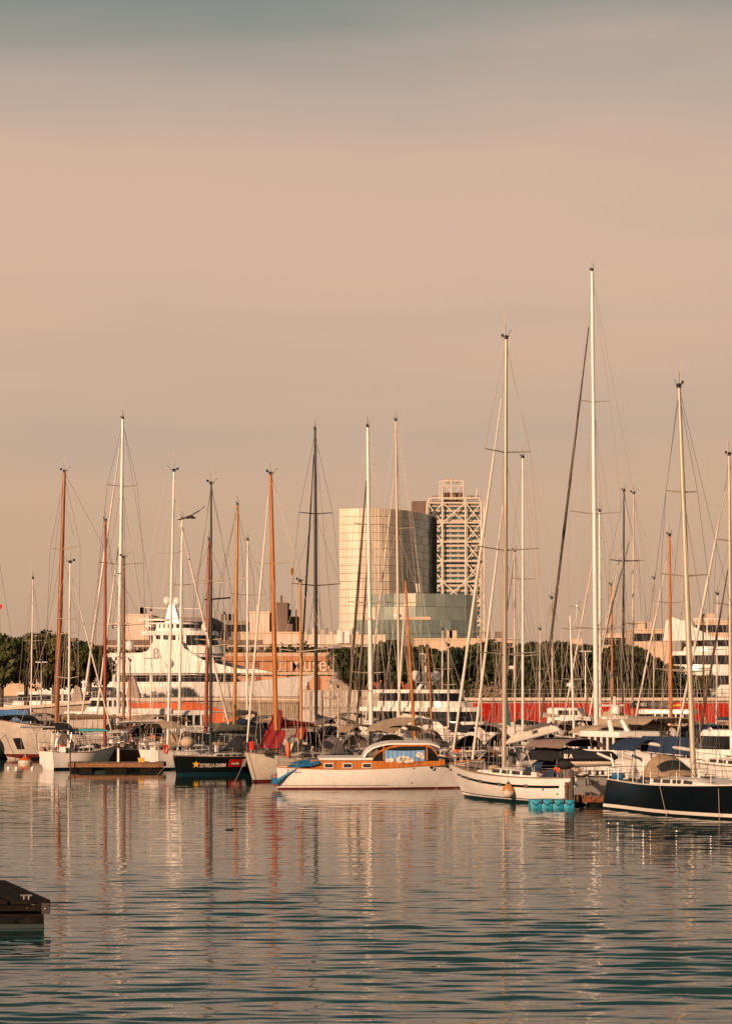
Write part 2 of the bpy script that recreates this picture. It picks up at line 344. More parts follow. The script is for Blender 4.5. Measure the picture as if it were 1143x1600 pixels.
# red wall: separate steel panels in front of the promenade
rw = thing('red_wall', 'long red panelled wall below the right-hand trees', 'wall', (X(738, 290.6), 290.6, 1.3))
wlen = X(1150, 290.6) - X(738, 290.6); npn = 14
me = MB().box((0, 0, 1.1), (wlen / npn - .06, .14, 2.2)).mesh('panel', 'redwall')
for k in range(npn): inst('panel', me, rw, ((k + .5) * wlen / npn, random.uniform(-.02, .02), 0))
MB().box((wlen / 2, .12, 1.0), (wlen, .08, 2.0)).build('backing', 'redboot', rw)
ow = thing('orange_wall', 'orange painted wall sloping down to the right below the big white yacht', 'wall', (0, 289.5, 0))
pl = [(X(150, 289.5), 1.3), (X(372, 289.5), 1.3), (X(372, 289.5), Z(1119, 289.5)), (X(345, 289.5), Z(1108, 289.5)), (X(310, 289.5), Z(1098, 289.5)), (X(285, 289.5), Z(1096, 289.5)), (X(150, 289.5), Z(1101, 289.5))]
bm_ = MB(); n = len(pl); bm_.add([(x, -.2, z) for x, z in pl] + [(x, .5, z) for x, z in pl], [tuple(range(n)), tuple(range(n, 2 * n))[::-1]] + [(i, n + i, n + (i + 1) % n, (i + 1) % n) for i in range(n)]); bm_.build('wall', 'orangewall', ow)
MB().box(((pl[0][0] + pl[5][0]) / 2, -.25, Z(1098, 289.5) + .15), (pl[5][0] - pl[0][0], .3, .16)).build('coping', 'concrete', ow)
MB().box((X(345, 289.5), -.3, Z(1112, 289.5)), (3.6, .1, .12)).build('handrail', 'steel', ow)
# picket fence on the quay between the orange wall and the containers
fx0, fx1 = X(352, 291.2), X(475, 291.2); fe = thing('picket_fence', 'beige upright picket fence to the right of the orange wall', 'fence', (fx0, 291.2, 1.3))
me = MB().box((0, 0, 1.35), (.07, .06, 2.5)).mesh('picket', 'beigecloth'); npk = 46
for k in range(npk): inst('picket', me, fe, (k * (fx1 - fx0) / (npk - 1), 0, 0))
for hz in (.4, 2.4): MB().box(((fx1 - fx0) / 2, .05, hz), (fx1 - fx0, .05, .1)).build('rail', 'beigecloth', fe)
# storage containers stacked two high
def container(px0, px1, Y, z0, h, m, label, doors):
    x0, x1 = X(px0, Y), X(px1, Y); w = x1 - x0; r = thing('container', label, 'container', ((x0 + x1) / 2, Y, z0), 0, 'storage containers on the quay')
    MB().box((0, 1.5, h / 2), (w - .06, 3, h - .06)).build('body', m, r)
    for k in range(doors):
        xx = -w / 2 + (k + .5) * w / doors
        d = MB().box((xx, -.06, h / 2), (w / doors - .10, .08, h - .26)).build('door', m, r)
        for s in (-.22, .22): MB().tube([(xx + s * w / doors, -.13, .2), (xx + s * w / doors, -.13, h - .2)], .025, 5).build('lock_bar', 'steel', d)
    for s in (-1, 1): MB().box((s * (w / 2 - .05), -.06, h / 2), (.12, .14, h - .02)).build('corner_post', m, r)
    MB().box((0, -.05, h - .08), (w - .26, .12, .14)).build('top_rail', m, r)
cs = [(470, 502), (503, 529), (530, 562), (563, 594), (595, 626)]
wd = ['second', 'third', 'fourth', 'fifth']
for row in range(2):
    for i, (a, c_) in enumerate(cs):
        which = ('leftmost' if i == 0 else 'rightmost' if i == 4 else wd[i - 1] + ' from the left')
        container(a, c_, 262 - row * .05 + (i % 2) * .25, 1.3 + row * 1.92, 1.9, 'containergreen' if (row, i) in ((0, 4), (0, 3)) else 'containerwhite',
                  'pale storage container, %s of the %s row below the promenade' % (which, 'upper' if row else 'lower'), 2)
b = MB(); b.box((X(545, 264), 265, Z(1090, 264)), (X(665, 264) - X(420, 264), 6, .25)); cr = tag(b.build('walkway_deck', 'concrete'), 'long pale concrete deck over the stacked storage containers', 'walkway')
MB().box((0, 0, 0), (0.001, .001, .001))
# concrete fins (skylights) on the promenade
def fin(pxb0, pxb1, pxt0, pxt1, yt, yb, Y, label, louv=False):
    x0, x1, u0, u1 = [X(p, Y) for p in (pxb0, pxb1, pxt0, pxt1)]; z0, z1 = Z(yb, Y), Z(yt, Y); c = (x0 + x1) / 2
    r = thing('concrete_fin', label, 'skylight', (c, Y, z0), 0, 'concrete fins on the promenade')
    b = MB(); b.loft([[(x0 - c, 0, 0), (x1 - c, 0, 0), (x1 - c, 2.5, 0), (x0 - c, 2.5, 0)], [(u0 - c, .5, z1 - z0), (u1 - c, .5, z1 - z0 - (.8 if louv else .3)), (u1 - c, 2, z1 - z0 - (.8 if louv else .3)), (u0 - c, 2, z1 - z0)]]); b.build('body', 'concrete', r)
    if louv:
        for k in range(4):
            t = (k + .5) / 4; MB().box((lerp(u0, u1, t) - c, 1.2, z1 - z0 + .1 - .8 * t), (.5, 2.0, .16)).build('louvre', 'bluecloth', r)
fin(505, 562, 517, 541, 1056, 1092, 308, 'concrete wedge with louvres left of the white mast and the green trees', True)
fin(545, 600, 550, 580, 1056, 1092, 310, 'concrete wedge with louvres directly behind the tall white centre mast', True)
fin(585, 634, 602, 625, 1050, 1092, 309, 'concrete wedge with louvres between the white and brown centre masts', True)
fin(634, 668, 645, 664, 1046, 1092, 308, 'rightmost upright concrete wedge beside the centre trees', False)
fin(196, 220, 202, 209, 1054, 1095, 305, 'narrow concrete fin in front of the big white yacht', False)
fin(108, 131, 117, 124, 1070, 1104, 303, 'narrow concrete fin right of the left tree trunks', False)
for i, (p, w) in enumerate(((776, 8), (883, 6), (891, 5), (996, 6), (1008, 6))):
    fin(p - w / 2, p + w / 2, p - w / 2 + .5, p + w / 2 - 3, 1064 if i else 1060, 1094, 304, ['narrow grey stele right of the flowering bush under the trees', 'taller narrow stele near the wind turbine mast', 'shorter narrow stele beside the wind turbine mast', 'narrow stele behind the long grey boom cover, left one', 'narrow stele behind the long grey boom cover, right one'][i])
# street lamps
def lamp(px, yt, Y, label):
    x = X(px, Y); zb = prom_z(x); zt = Z(yt, Y); r = thing('street_lamp', label, 'street lamp', (x, Y, zb), 0, 'street lamps on the promenade'); h = zt - zb
    MB().lathe([(.14, 0), (.14, .5), (.085, .6), (.06, h)], (0, 0, 0), 8).build('pole', 'steel', r)
    for s in (-1, 1): MB().box((s * .38, 0, h + .03), (.62, .26, .10)).build('lamp_head', 'white', r)
lamp(65, 1035, 300, 'double-headed street lamp beside the left tree trunks'); lamp(664, 1022, 305, 'double-headed street lamp left of the radar domes'); lamp(914, 1018, 300, 'double-headed street lamp right of the wind turbine')

# ------------------------------------------------------------------ buildings
def building(name, label, px0, px1, yt, Y, depth, m, wins=None, roof='rooftile', zb=2.1, winmat='glass', skew=0):
    x0, x1 = X(px0, Y), X(px1, Y); zt = Z(yt, Y); w = x1 - x0; h = zt - zb
    r = thing(name, label, 'building', ((x0 + x1) / 2, Y, zb), skew)
    MB().box((0, depth / 2, h / 2), (w, depth, h)).build('wall', m, r)
    MB().box((0, depth / 2, h + .2), (w + .3, depth + .3, .4)).build('parapet', m, r)
    if wins:
        nc, nr, ww, wh, zlo = wins; me = MB().box((0, 0, 0), (ww, .3, wh)).mesh('window', winmat)
        for i in range(nr):
            for j in range(nc): inst('window', me, r, (-w / 2 + (j + .5) * w / nc, -.02, lerp(zlo, h - wh * .9, i / max(1, nr - 1))))
    for k in range(random.randint(1, 3)):
        ww = random.uniform(.08, .2) * w; MB().box((random.uniform(-.35, .35) * w, depth * .4, h + .4 + .9), (ww, min(4, depth * .5), 1.8)).build('roof_hut', random.choice(['plasterbrown', 'plasterwarm', m]), r)
    return r, w, h
building('apartment_block', 'white block with a dark right side behind the big yacht mast', 192, 233, 962, 600, 30, 'plaster', None)
building('apartment_block', 'grey office block with a roof railing behind the big yacht', 233, 330, 967, 606, 30, 'plastergrey', (13, 3, 2.0, 1.6, 7))
building('apartment_block', 'lower grey office block left of the honey coloured mast', 330, 384, 972, 612, 30, 'plastergrey', (6, 3, 2.0, 1.6, 7))
building('apartment_block', 'plain white tall block behind the orange ketch mast', 390, 421, 958, 600, 20, 'plaster', None)
building('apartment_block', 'dark narrow chimney-like tower slab right of the orange ketch mast', 432, 449, 944, 598, 14, 'plasterbrown', None)
building('apartment_block', 'brown block stepping down beside the dark tower slab', 449, 466, 966, 604, 14, 'plasterbrown', None)
building('apartment_block', 'pale low block in front of the white tall block', 376, 470, 990, 560, 16, 'plasterwarm', (9, 1, 1.5, 1.2, 9))
building('apartment_block', 'cream roofed low house above the centre trees', 648, 742, 1000, 560, 20, 'plasterwarm', None)
building('apartment_block', 'cream low house peeking over the trees right of the glass tower', 742, 800, 1000, 640, 20, 'plasterwarm', (6, 2, 1.4, 1.8, 6))
building('apartment_block', 'small cream house behind the tall white mast', 940, 990, 992, 640, 20, 'plaster', (5, 2, 1.4, 1.8, 6))
building('apartment_block', 'warm cream house beside the right-hand white yacht', 990, 1045, 985, 600, 20, 'plasterwarm', (6, 2, 1.4, 1.8, 6))
building('apartment_block', 'tan block at the right edge above the white yacht', 1082, 1165, 972, 600, 24, 'plasterwarm', (9, 3, 1.4, 1.7, 6))
building('apartment_block', 'low pale house hidden behind the left trees', -60, 150, 1010, 620, 24, 'plasterwarm', (16, 3, 1.4, 1.8, 4))
building('apartment_block', 'low pale block between the right trees and the city', 800, 940, 1012, 620, 24, 'plasterwarm', (14, 3, 1.4, 1.8, 4))
def museum():
    Y = 431; x0, x1 = X(150, Y), X(640, Y); c = (x0 + x1) / 2; w = x1 - x0; z = lambda y: Z(y, Y) - 2.1
    r = thing('museum_building', 'long orange brick museum with pale roof lettering behind the containers', 'building', (c, Y, 2.1))
    MB().box((0, 12, z(1026) / 2), (w, 24, z(1026))).build('wall', 'brickpale', r)
    MB().box((0, -.12, z(1038)), (w, .3, z(1029) - z(1050))).build('frieze', 'brick', r)
    MB().box((0, -.3, z(1052)), (w, .8, .5)).build('cornice', 'stonetrim', r)
    MB().box((0, -.2, z(1023)), (w, .7, .7)).build('cornice', 'stonetrim', r)
    me = MB().box((0, 0, 0), (.45, .6, .8)).mesh('corbel', 'brick'); n = 110
    for k in range(n): inst('corbel', me, r, (-w / 2 + (k + .5) * w / n, -.45, z(1029)))
    # arched windows with red shutters
    wb = MB(); pts = [(-.75, 0), (.75, 0), (.75, 2.2)] + [(.75 * math.cos(a), 2.2 + .75 * math.sin(a)) for a in np.linspace(.3, PI - .3, 6)] + [(-.75, 2.2)]
    k = len(pts); wb.add([(x, -.06, zz) for x, zz in pts] + [(x, .2, zz) for x, zz in pts], [tuple(range(k)), tuple(range(k, 2 * k))[::-1]] + [(i, k + i, k + (i + 1) % k, (i + 1) % k) for i in range(k)])
    wb.v = [(x * .68, y, z * .8) for x, y, z in wb.v]; me = wb.mesh('window', 'redshutter')
    for p in range(172, 640, 46): inst('window', me, r, (X(p + 2, Y) - c, 0, z(1078)))
    for p in (527, 280, 400): inst('window', MB().box((0, -.3, 0), (1.0, .2, 1.3)).mesh('window', 'redshutter'), r, (X(p, Y) - c, 0, z(1040)))
    text('lettering', "Museu d'Història", 'letter', r, X(640, Y) - X(454, Y), (X(454, Y) - c, -.45, z(1048.5)), (1, 0, 0), (0, 0, 1.25), .08, .006)
    eb = MB()   # crest: square outline with a notched shield
    def seg(a, b_): eb.tube([(X(a[0], Y) - c, -.4, z(a[1])), (X(b_[0], Y) - c, -.4, z(b_[1]))], .1, 4)
    for a, b_ in (((433, 1048), (433, 1034)), ((433, 1034), (436, 1034)), ((436, 1034), (440, 1039)), ((440, 1039), (444, 1034)), ((444, 1034), (447, 1034)), ((447, 1034), (447, 1048)), ((447, 1048), (442, 1048)), ((442, 1048), (442, 1043)), ((438, 1043), (442, 1043)), ((438, 1043), (438, 1048)), ((438, 1048), (433, 1048))): seg(a, b_)
    eb.build('crest', 'letter', r)
    # roof terrace: pergola, parasols, plants, plant-room
    MB().box((0, 14, z(1010)), (w, 1, 2.6)).build('terrace_wall', 'plasterbrown', r)
    pg = MB().box((0, 6, z(1009)), (w * .96, 6, .25)).build('pergola_roof', 'plaster', r)
    me = MB().box((0, 0, 0), (.16, .16, z(1010) - z(1023))).mesh('pergola_post', 'plaster')
    for q in np.linspace(-w * .47, w * .47, 40): inst('pergola_post', me, r, (q, 3.2, z(1016.5)))
    for q in range(165, 560, 26):
        h_ = random.uniform(.6, 1.3); bb = MB()
        for _ in range(60):
            p = Vector((random.gauss(0, .7), random.gauss(0, .5), abs(random.gauss(0, .5)) * h_)); d = Vector((random.uniform(-1, 1), random.uniform(-1, 1), random.uniform(-1, 1))).normalized() * .28; e = d.cross(Vector((.3, .5, .8))).normalized() * .2
            bb.add([p - d - e, p + d - e, p + d + e, p - d + e], [(0, 1, 2, 3)])
        o = bb.build('terrace_plant', 'leaf', r); o.location = (X(q, Y) - c, 1.2, z(1024) + .3)
    MB().box((X(505, Y) - c, 12, z(998)), (X(575, Y) - X(380, Y), 6, 1.7)).build('plant_room', 'plaster', r)
    for q in range(474, 560, 7):
        MB().box((X(q, Y) - c, 9.5, z(994)), (.5, .5, 1.9 + .6 * (q % 3))).build('vent', 'plastergrey' if q % 2 else 'plaster', r)
    for q in (530, 541): MB().box((X(q, Y) - c, 9, z(993.5)), (.95, .9, 2.2)).build('tank', 'white', r)
    MB().lathe([(3.6, 0), (.1, .7)], (X(522, Y) - c, 3, z(1013)), 4).build('parasol', 'plaster', r)
museum()

def glass_tower():
    r = thing('glass_tower', 'curved glass office tower with reflected sunlight coloured into its left side', 'building', (X(600, 1300), 1310, 2.1)); cx, cy = X(600, 1300), 1310
    def skin(plan, y0, y1, floors, name, msel, mull, gap=.22):
        P = [Vector((X(p, Yy) - cx, Yy - cy, 0)) for p, Yy in plan]; Yr = plan[0][1]
        z0, z1 = Z(y0, Yr) - 2.1, Z(y1, Yr) - 2.1; fh = (z1 - z0) / floors
        # dark body just inside
        back = [Vector((P[-1].x - 6, P[-1].y + 25, 0)), Vector((P[0].x, P[-1].y + 25, 0))]
        inn = [Vector((p.x, p.y + .8, 0)) for p in P]; MB().prism([(p.x, p.y) for p in inn + back], max(z0, 0), z1 - .3).build('core', 'mullion', r)
        # resample plan
        L = [0]
        for a, b_ in zip(P, P[1:]): L.append(L[-1] + (b_ - a).length)
        def pt(s):
            for i in range(len(P) - 1):
                if s <= L[i + 1] + 1e-6: return P[i].lerp(P[i + 1], (s - L[i]) / (L[i + 1] - L[i]))
            return P[-1].copy()
        n = max(3, int(L[-1] / 5.2)); mb = MB()
        for i in range(n):
            a, b_ = pt(L[-1] * i / n), pt(L[-1] * (i + 1) / n); d = (b_ - a).normalized(); nrm = Vector((d.y, -d.x, 0))
            for f in range(floors):
                za, zb = z0 + f * fh + gap / 2, z0 + (f + 1) * fh - gap / 2; t = random.uniform(-.03, .03); t2 = random.uniform(-.03, .03)
                q = MB(); A = a + d * .06 + nrm * (t); B_ = b_ - d * .06 - nrm * (t)
                q.add([A + nrm * .1 + Vector((0, 0, za)), B_ + nrm * .1 + Vector((0, 0, za)), B_ + nrm * (.1 + t2) + Vector((0, 0, zb)), A + nrm * (.1 + t2) + Vector((0, 0, zb))] +
                      [A - nrm * .5 + Vector((0, 0, za)), B_ - nrm * .5 + Vector((0, 0, za)), B_ - nrm * .5 + Vector((0, 0, zb)), A - nrm * .5 + Vector((0, 0, zb))],
                      [(0, 1, 2, 3), (3, 2, 6, 7), (0, 4, 5, 1), (0, 3, 7, 4), (1, 5, 6, 2)])
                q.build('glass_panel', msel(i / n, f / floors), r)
            for k in range(mull):
                p = a.lerp(b_, k / mull) + nrm * .12; mb.box((p.x, p.y, (z0 + z1) / 2), (.2, .1, z1 - z0), math.atan2(d.y, d.x))
        if mull: tag(mb.build('mullions', 'mullion', r), None, None, kind='stuff')
    skin([(530, 1303), (556, 1299), (585, 1298), (612, 1303), (635, 1314), (655, 1330), (668, 1346), (676, 1362)], 1010, 795, 17, 'upper', lambda u, f: (random.choice(['sunlitglass', 'sunlitglass', 'sunlitglasspale']) if u < .58 or (u < .72 and random.random() < .35) else 'tealglass' if random.random() < .2 else 'greyglass'), 3)  # one glass: lit left and shaded right painted by panel colour
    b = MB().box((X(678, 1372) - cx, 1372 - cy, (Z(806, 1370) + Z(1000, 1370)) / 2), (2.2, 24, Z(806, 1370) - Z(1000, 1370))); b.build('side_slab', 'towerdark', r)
    skin([(572, 1280), (610, 1272), (650, 1270), (690, 1276), (725, 1288), (745, 1304)], 1010, 928, 4, 'lower', lambda u, f: 'sunlitglasspale' if u < .3 and f > .4 and random.random() < .6 else 'tealglass' if random.random() < .3 else 'greyglass', 4, .2)  # reflected gold coloured into some upper left panels
    skin([(556, 1255), (600, 1252), (660, 1251), (710, 1256), (738, 1266)], 1012, 968, 2, 'base', lambda u, f: 'tealglass', 2, .2)
    MB().box((X(650, 1256) - cx, 1262 - cy, Z(966, 1256) - 2.1), (14, 6, 1.6)).build('terrace_canopy', 'plasterwarm', r)
    for p in (652, 656): MB().tube([(X(p, 1290) - cx, 1290 - cy, Z(926, 1290) - 2), (X(p - 2, 1290) - cx, 1290 - cy, Z(912, 1290) - 2)], .35, 5).build('roof_mast', 'frame', r)
glass_tower()
def lattice_tower():
    Y = 1930; cx = X(710, Y); r = thing('lattice_tower', 'tall hotel tower behind a white steel lattice frame', 'building', (cx, Y, 2.1))
    px = lambda p: X(p, Y) - cx; z = lambda y: Z(y, Y) - 2.1
    MB().box(((px(668) + px(750)) / 2, 20, z(783) / 2), (px(750) - px(668), 34, z(783))).build('core', 'artswall', r)
    MB().box((px(657), 30, z(780) / 2), (px(671) - px(645), 20, z(780))).build('rear_block', 'plasterbrown', r)
    # floor slabs and windows
    ys = np.arange(790, 1000, 7.8); sm_ = MB().box((0, 0, 0), (px(727) - px(691) - 1.5, 1.6, 1.7)).mesh('floor_slab', 'artsslab'); ss = MB().box((0, 0, 0), (10, 1.2, 1.5)).mesh('floor_slab', 'artsslab')
    wm = MB().box((0, 0, 0), (4.0, .8, 2.0)).mesh('window', 'artsglass')
    for y in ys:
        inst('floor_slab', sm_, r, (px(709), 2.6, z(y)))
        for p in (679, 739.5): inst('floor_slab', ss, r, (px(p), 2.8, z(y)))
        for p in (697, 709, 721, 675, 684, 735, 745): inst('window', wm, r, (px(p), 2.95, z(y + 3.9)))
    fr = -1.5
    def bar(p0, y0, p1, y1, t, nm='brace'):
        MB().tube([(px(p0), fr, z(y0)), (px(p1), fr, z(y1))], t, 4).build(nm, 'frame', r)
    for p in (667, 691, 727, 751.5): bar(p, 786 if p in (667, 751.5) else 779, p, 1012, .75, 'column')
    bar(756, 783, 756, 1012, .4, 'column')
    for y in (786, 817, 847, 877, 909, 940, 971): bar(667, y, 752, y, .6, 'beam')
    bar(672, 779, 748, 779, .8, 'beam'); bar(667, 786, 672, 779, .7); bar(752, 786, 748, 779, .7)
    lv = [786, 817, 847, 877, 909, 940, 971, 1002]
    for i, (a, b_) in enumerate(zip(lv, lv[1:])):
        for l, q in ((667, 691), (727, 751.5)): bar(l, a, q, b_, .45); bar(q, a, l, b_, .45)
        if i in (0, 4): bar(691, a, 727, b_, .5); bar(727, a, 691, b_, .5)
    for k in range(9): bar(752, 790 + k * 25, 756, 802 + k * 25, .25); bar(756, 802 + k * 25, 752, 815 + k * 25, .25)
    for p in (687, 691, 705, 724): bar(p, 778, p, 752, .5, 'column')
    for y in (752, 760): bar(687, y, 724, y, .5, 'beam')
    bar(691, 752, 705, 770, .35); bar(724, 752, 712, 770, .35)
    MB().box((px(707), 12, z(775)), (px(723) - px(691), 14, 6)).build('roof_house', 'plasterbrown', r)
    for p in (680, 735, 745): MB().box((px(p), 12, z(776)), (5, 8, 3)).build('chiller', 'plastergrey', r)
    for p in (700, 706, 714): MB().ball((px(p), 10, z(750)), 1.6, 8).build('dish', 'plasterwarm', r)
    MB().tube([(px(743), 8, z(778)), (px(746), 8, z(763))], .35, 5).build('antenna', 'frame', r)
lattice_tower()

# ------------------------------------------------------------------ trees
def crown_mesh(name, seed, n, rx, rz, m, leaf):
    rg = np.random.default_rng(seed); lob = []
    for k in range(19):
        a = rg.uniform(0, 2 * PI); d = math.sqrt(rg.uniform(0, 1)) * .82
        lob.append((rx * d * math.cos(a), rx * d * math.sin(a), rz * (rg.uniform(-.35, .62) * (1 - .5 * d)), rg.uniform(.20, .42) * rx))
    lob = np.array(lob); w = lob[:, 3] ** 2; ch = rg.choice(len(lob), n, p=w / w.sum()); u = rg.normal(size=(n, 3)); u /= np.linalg.norm(u, axis=1)[:, None]
    rad = rg.uniform(.55, 1.06, n) ** .55; c = lob[ch, :3] + u * (lob[ch, 3] * rad)[:, None] * np.array([1, 1, .78])
    # drop tufts so that gaps stay between the clumps
    ph = np.sin(c[:, 0] * 2.1 + seed) * np.sin(c[:, 1] * 2.3 + 1) * np.sin(c[:, 2] * 2.7 + 2); keep = ph > -.2; c = c[keep]; u = u[keep]; n = len(c)
    nn = u + rg.normal(size=(n, 3)) * .55; nn /= np.linalg.norm(nn, axis=1)[:, None]; t = np.cross(nn, rg.normal(size=(n, 3))); t /= np.linalg.norm(t, axis=1)[:, None]; s = np.cross(nn, t)
    L = rg.uniform(.6, 1.3, n)[:, None] * leaf; W = L * rg.uniform(.4, .7, n)[:, None]
    v = np.stack([c - t * L, c + s * W, c + t * L, c - s * W], 1).reshape(-1, 3); f = np.arange(4 * n).reshape(n, 4)
    me = bpy.data.meshes.new(name); me.from_pydata(v.tolist(), [], f.tolist()); me.materials.append(M[m]); return me
CROWNS = [crown_mesh('crown', 3 + i, 5200, 3.3, 3.0, ['leaf', 'leafdark', 'leafolive', 'leafblue'][i], (.24, .2, .27, .22)[i]) for i in range(4)]
KZ = 1.4
def tree(px, yt, Y, sc, k, label, zb=None, group='trees on the promenade'):
    x = X(px, Y); zb = prom_z(x) if zb is None else zb; zt = Z(yt, Y); r = thing('broadleaf_tree', label, 'tree', (x, Y, zb), k * 1.7, group)
    hgt = zt - zb; kz = 1.0 if group is None else KZ; cz = hgt - 2.75 * sc * kz; b = MB(); rg = random.Random(k)
    b.tube([(0, 0, -.1), (.1, .05, cz * .4), (rg.uniform(-.3, .3), .1, cz * .75), (0, 0, cz + .6)], .24 * sc, 8, .09)
    for j in range(6):
        a = j * 1.05 + rg.random(); q = cz * .45 + j * .22
        b.tube([(0, 0, q), (math.cos(a) * .8, math.sin(a) * .8, q + .9), (math.cos(a) * 1.9 * sc, math.sin(a) * 1.9 * sc, q + 2.0)], .10, 5, .03)
    b.build('trunk', 'trunk', r, True)
    inst('crown', CROWNS[k % 4], r, (0, 0, cz), k * 2.1, (sc * 1.12, sc * 1.12, sc * kz))
tl = ['tree at the far left edge above the ramp', 'broad dome-topped tree, second from the left edge', 'tree behind the tall orange-brown mast', 'tree just left of the red-brown mast', 'small tree behind the thick white stays']
for i, (p, y, Y, s) in enumerate(((2, 975, 304, 1.25), (42, 966, 309, 1.5), (85, 972, 306, 1.25), (122, 985, 311, 1.15), (140, 996, 305, .85))): tree(p, y, Y, s, i, tl[i])
KZ = 1.42
tr = [(556, 1000, 306, .9), (580, 988, 310, 1.1), (612, 986, 305, 1.0), (640, 992, 312, 1.0), (668, 1003, 306, .9), (695, 1000, 311, .95), (722, 996, 306, 1.0), (748, 990, 310, 1.1), (770, 985, 307, 1.05), (795, 990, 312, 1.0), (822, 996, 306, .95), (851, 984, 310, 1.1), (880, 988, 306, 1.1), (908, 988, 311, 1.05), (935, 992, 307, 1.0), (960, 990, 312, 1.0), (985, 1000, 306, .95), (1010, 1012, 310, .9), (1030, 1025, 307, .8), (1088, 1042, 306, .7), (1060, 1050, 311, .6)]
tn = ['leftmost tree of the centre clump beside the museum lettering', 'tree behind the white mast of the centre clump', 'tree behind the brown mast below the glass tower', 'tree below the dark base of the glass tower', 'low tree right of the leaning orange mast', 'tree above the radar domes of the motor yacht', 'tree below the right end of the glass tower', 'tree below the lattice tower', 'tree behind the tall beige mast', 'tree right of the tall beige mast', 'low-topped tree in the dip of the right tree line', 'tall tree behind the thin tan mast', 'tree behind the dark furled forestay', 'tree behind the wind turbine', 'tree behind the tallest white mast', 'tree behind the small orange mast right of the tallest mast', 'tree behind the black mast', 'tree left of the right-hand white yacht', 'small tree touching the right-hand white yacht', 'small round tree in front of the right-hand white yacht', 'smallest tree in front of the right-hand white yacht']
for i, a in enumerate(tr): tree(*a, i + 5, tn[i])
def hedge(px0, px1, Y, hgt, n, label, seed):
    rg = np.random.default_rng(seed); x0, x1 = X(px0, Y), X(px1, Y); r = thing('hedge', label, 'hedge', (x0, Y, prom_z((x0 + x1) / 2)), 0, 'hedges under the trees')
    u = rg.uniform(0, 1, n); top = hgt * (.8 + .25 * np.sin(u * 37 + seed) * np.sin(u * 13)); c = np.stack([u * (x1 - x0), rg.normal(0, .55, n), top * rg.uniform(0.03, 1, n) ** .8], 1)
    nn = rg.normal(size=(n, 3)); nn /= np.linalg.norm(nn, axis=1)[:, None]; t = np.cross(nn, rg.normal(size=(n, 3))); t /= np.linalg.norm(t, axis=1)[:, None]; s_ = np.cross(nn, t); L = rg.uniform(.1, .24, n)[:, None]
    v = np.stack([c - t * L, c + s_ * L * .55, c + t * L, c - s_ * L * .55], 1).reshape(-1, 3); me = bpy.data.meshes.new('foliage'); me.from_pydata(v.tolist(), [], np.arange(4 * n).reshape(n, 4).tolist()); me.materials.append(M['leafdark' if seed % 2 else 'leaf']); inst('foliage', me, r)
    b = MB()
    for k in range(12): b.tube([((k + .5) / 12 * (x1 - x0), 0, 0), ((k + .5) / 12 * (x1 - x0) + .1, 0, hgt * .7)], .04, 5)
    b.build('stems', 'trunk', r)
for i, (a, c_) in enumerate(((668, 745), (745, 822), (822, 900), (900, 978), (978, 1052))): hedge(a, c_, 303.6 + .3 * (i % 2), 2.1, 5200, ['dark hedge behind the radar domes', 'dark hedge behind the tall beige mast', 'dark hedge under the trees left of the wind turbine', 'dark hedge behind the tallest white mast', 'dark hedge left of the right-hand white yacht'][i], 70 + i)
for i, (p, Y) in enumerate(((755, 302.5), (771, 302.8), (800, 302.6), (1028, 302.4))):
    x = X(p, Y); b = MB(); rg = random.Random(i + 90); r = thing('bush', ['flowering bush left of the beige mast', 'flowering bush touching the beige mast', 'low bush right of the beige mast', 'low bush left of the spanish flag'][i], 'bush', (x, Y, prom_z(x)), 0, 'bushes on the promenade')
    for _ in range(420):
        p_ = Vector((rg.gauss(0, .55), rg.gauss(0, .4), abs(rg.gauss(0, .55)) + .1)); d = Vector((rg.uniform(-1, 1), rg.uniform(-1, 1), rg.uniform(-1, 1))).normalized() * .14; e = d.cross(Vector((.3, .5, .8))).normalized() * .09
        b.add([p_ - d - e, p_ + d - e, p_ + d + e, p_ - d + e], [(0, 1, 2, 3)])
    b.build('foliage', 'leaf' if i > 1 else 'tancloth', r)
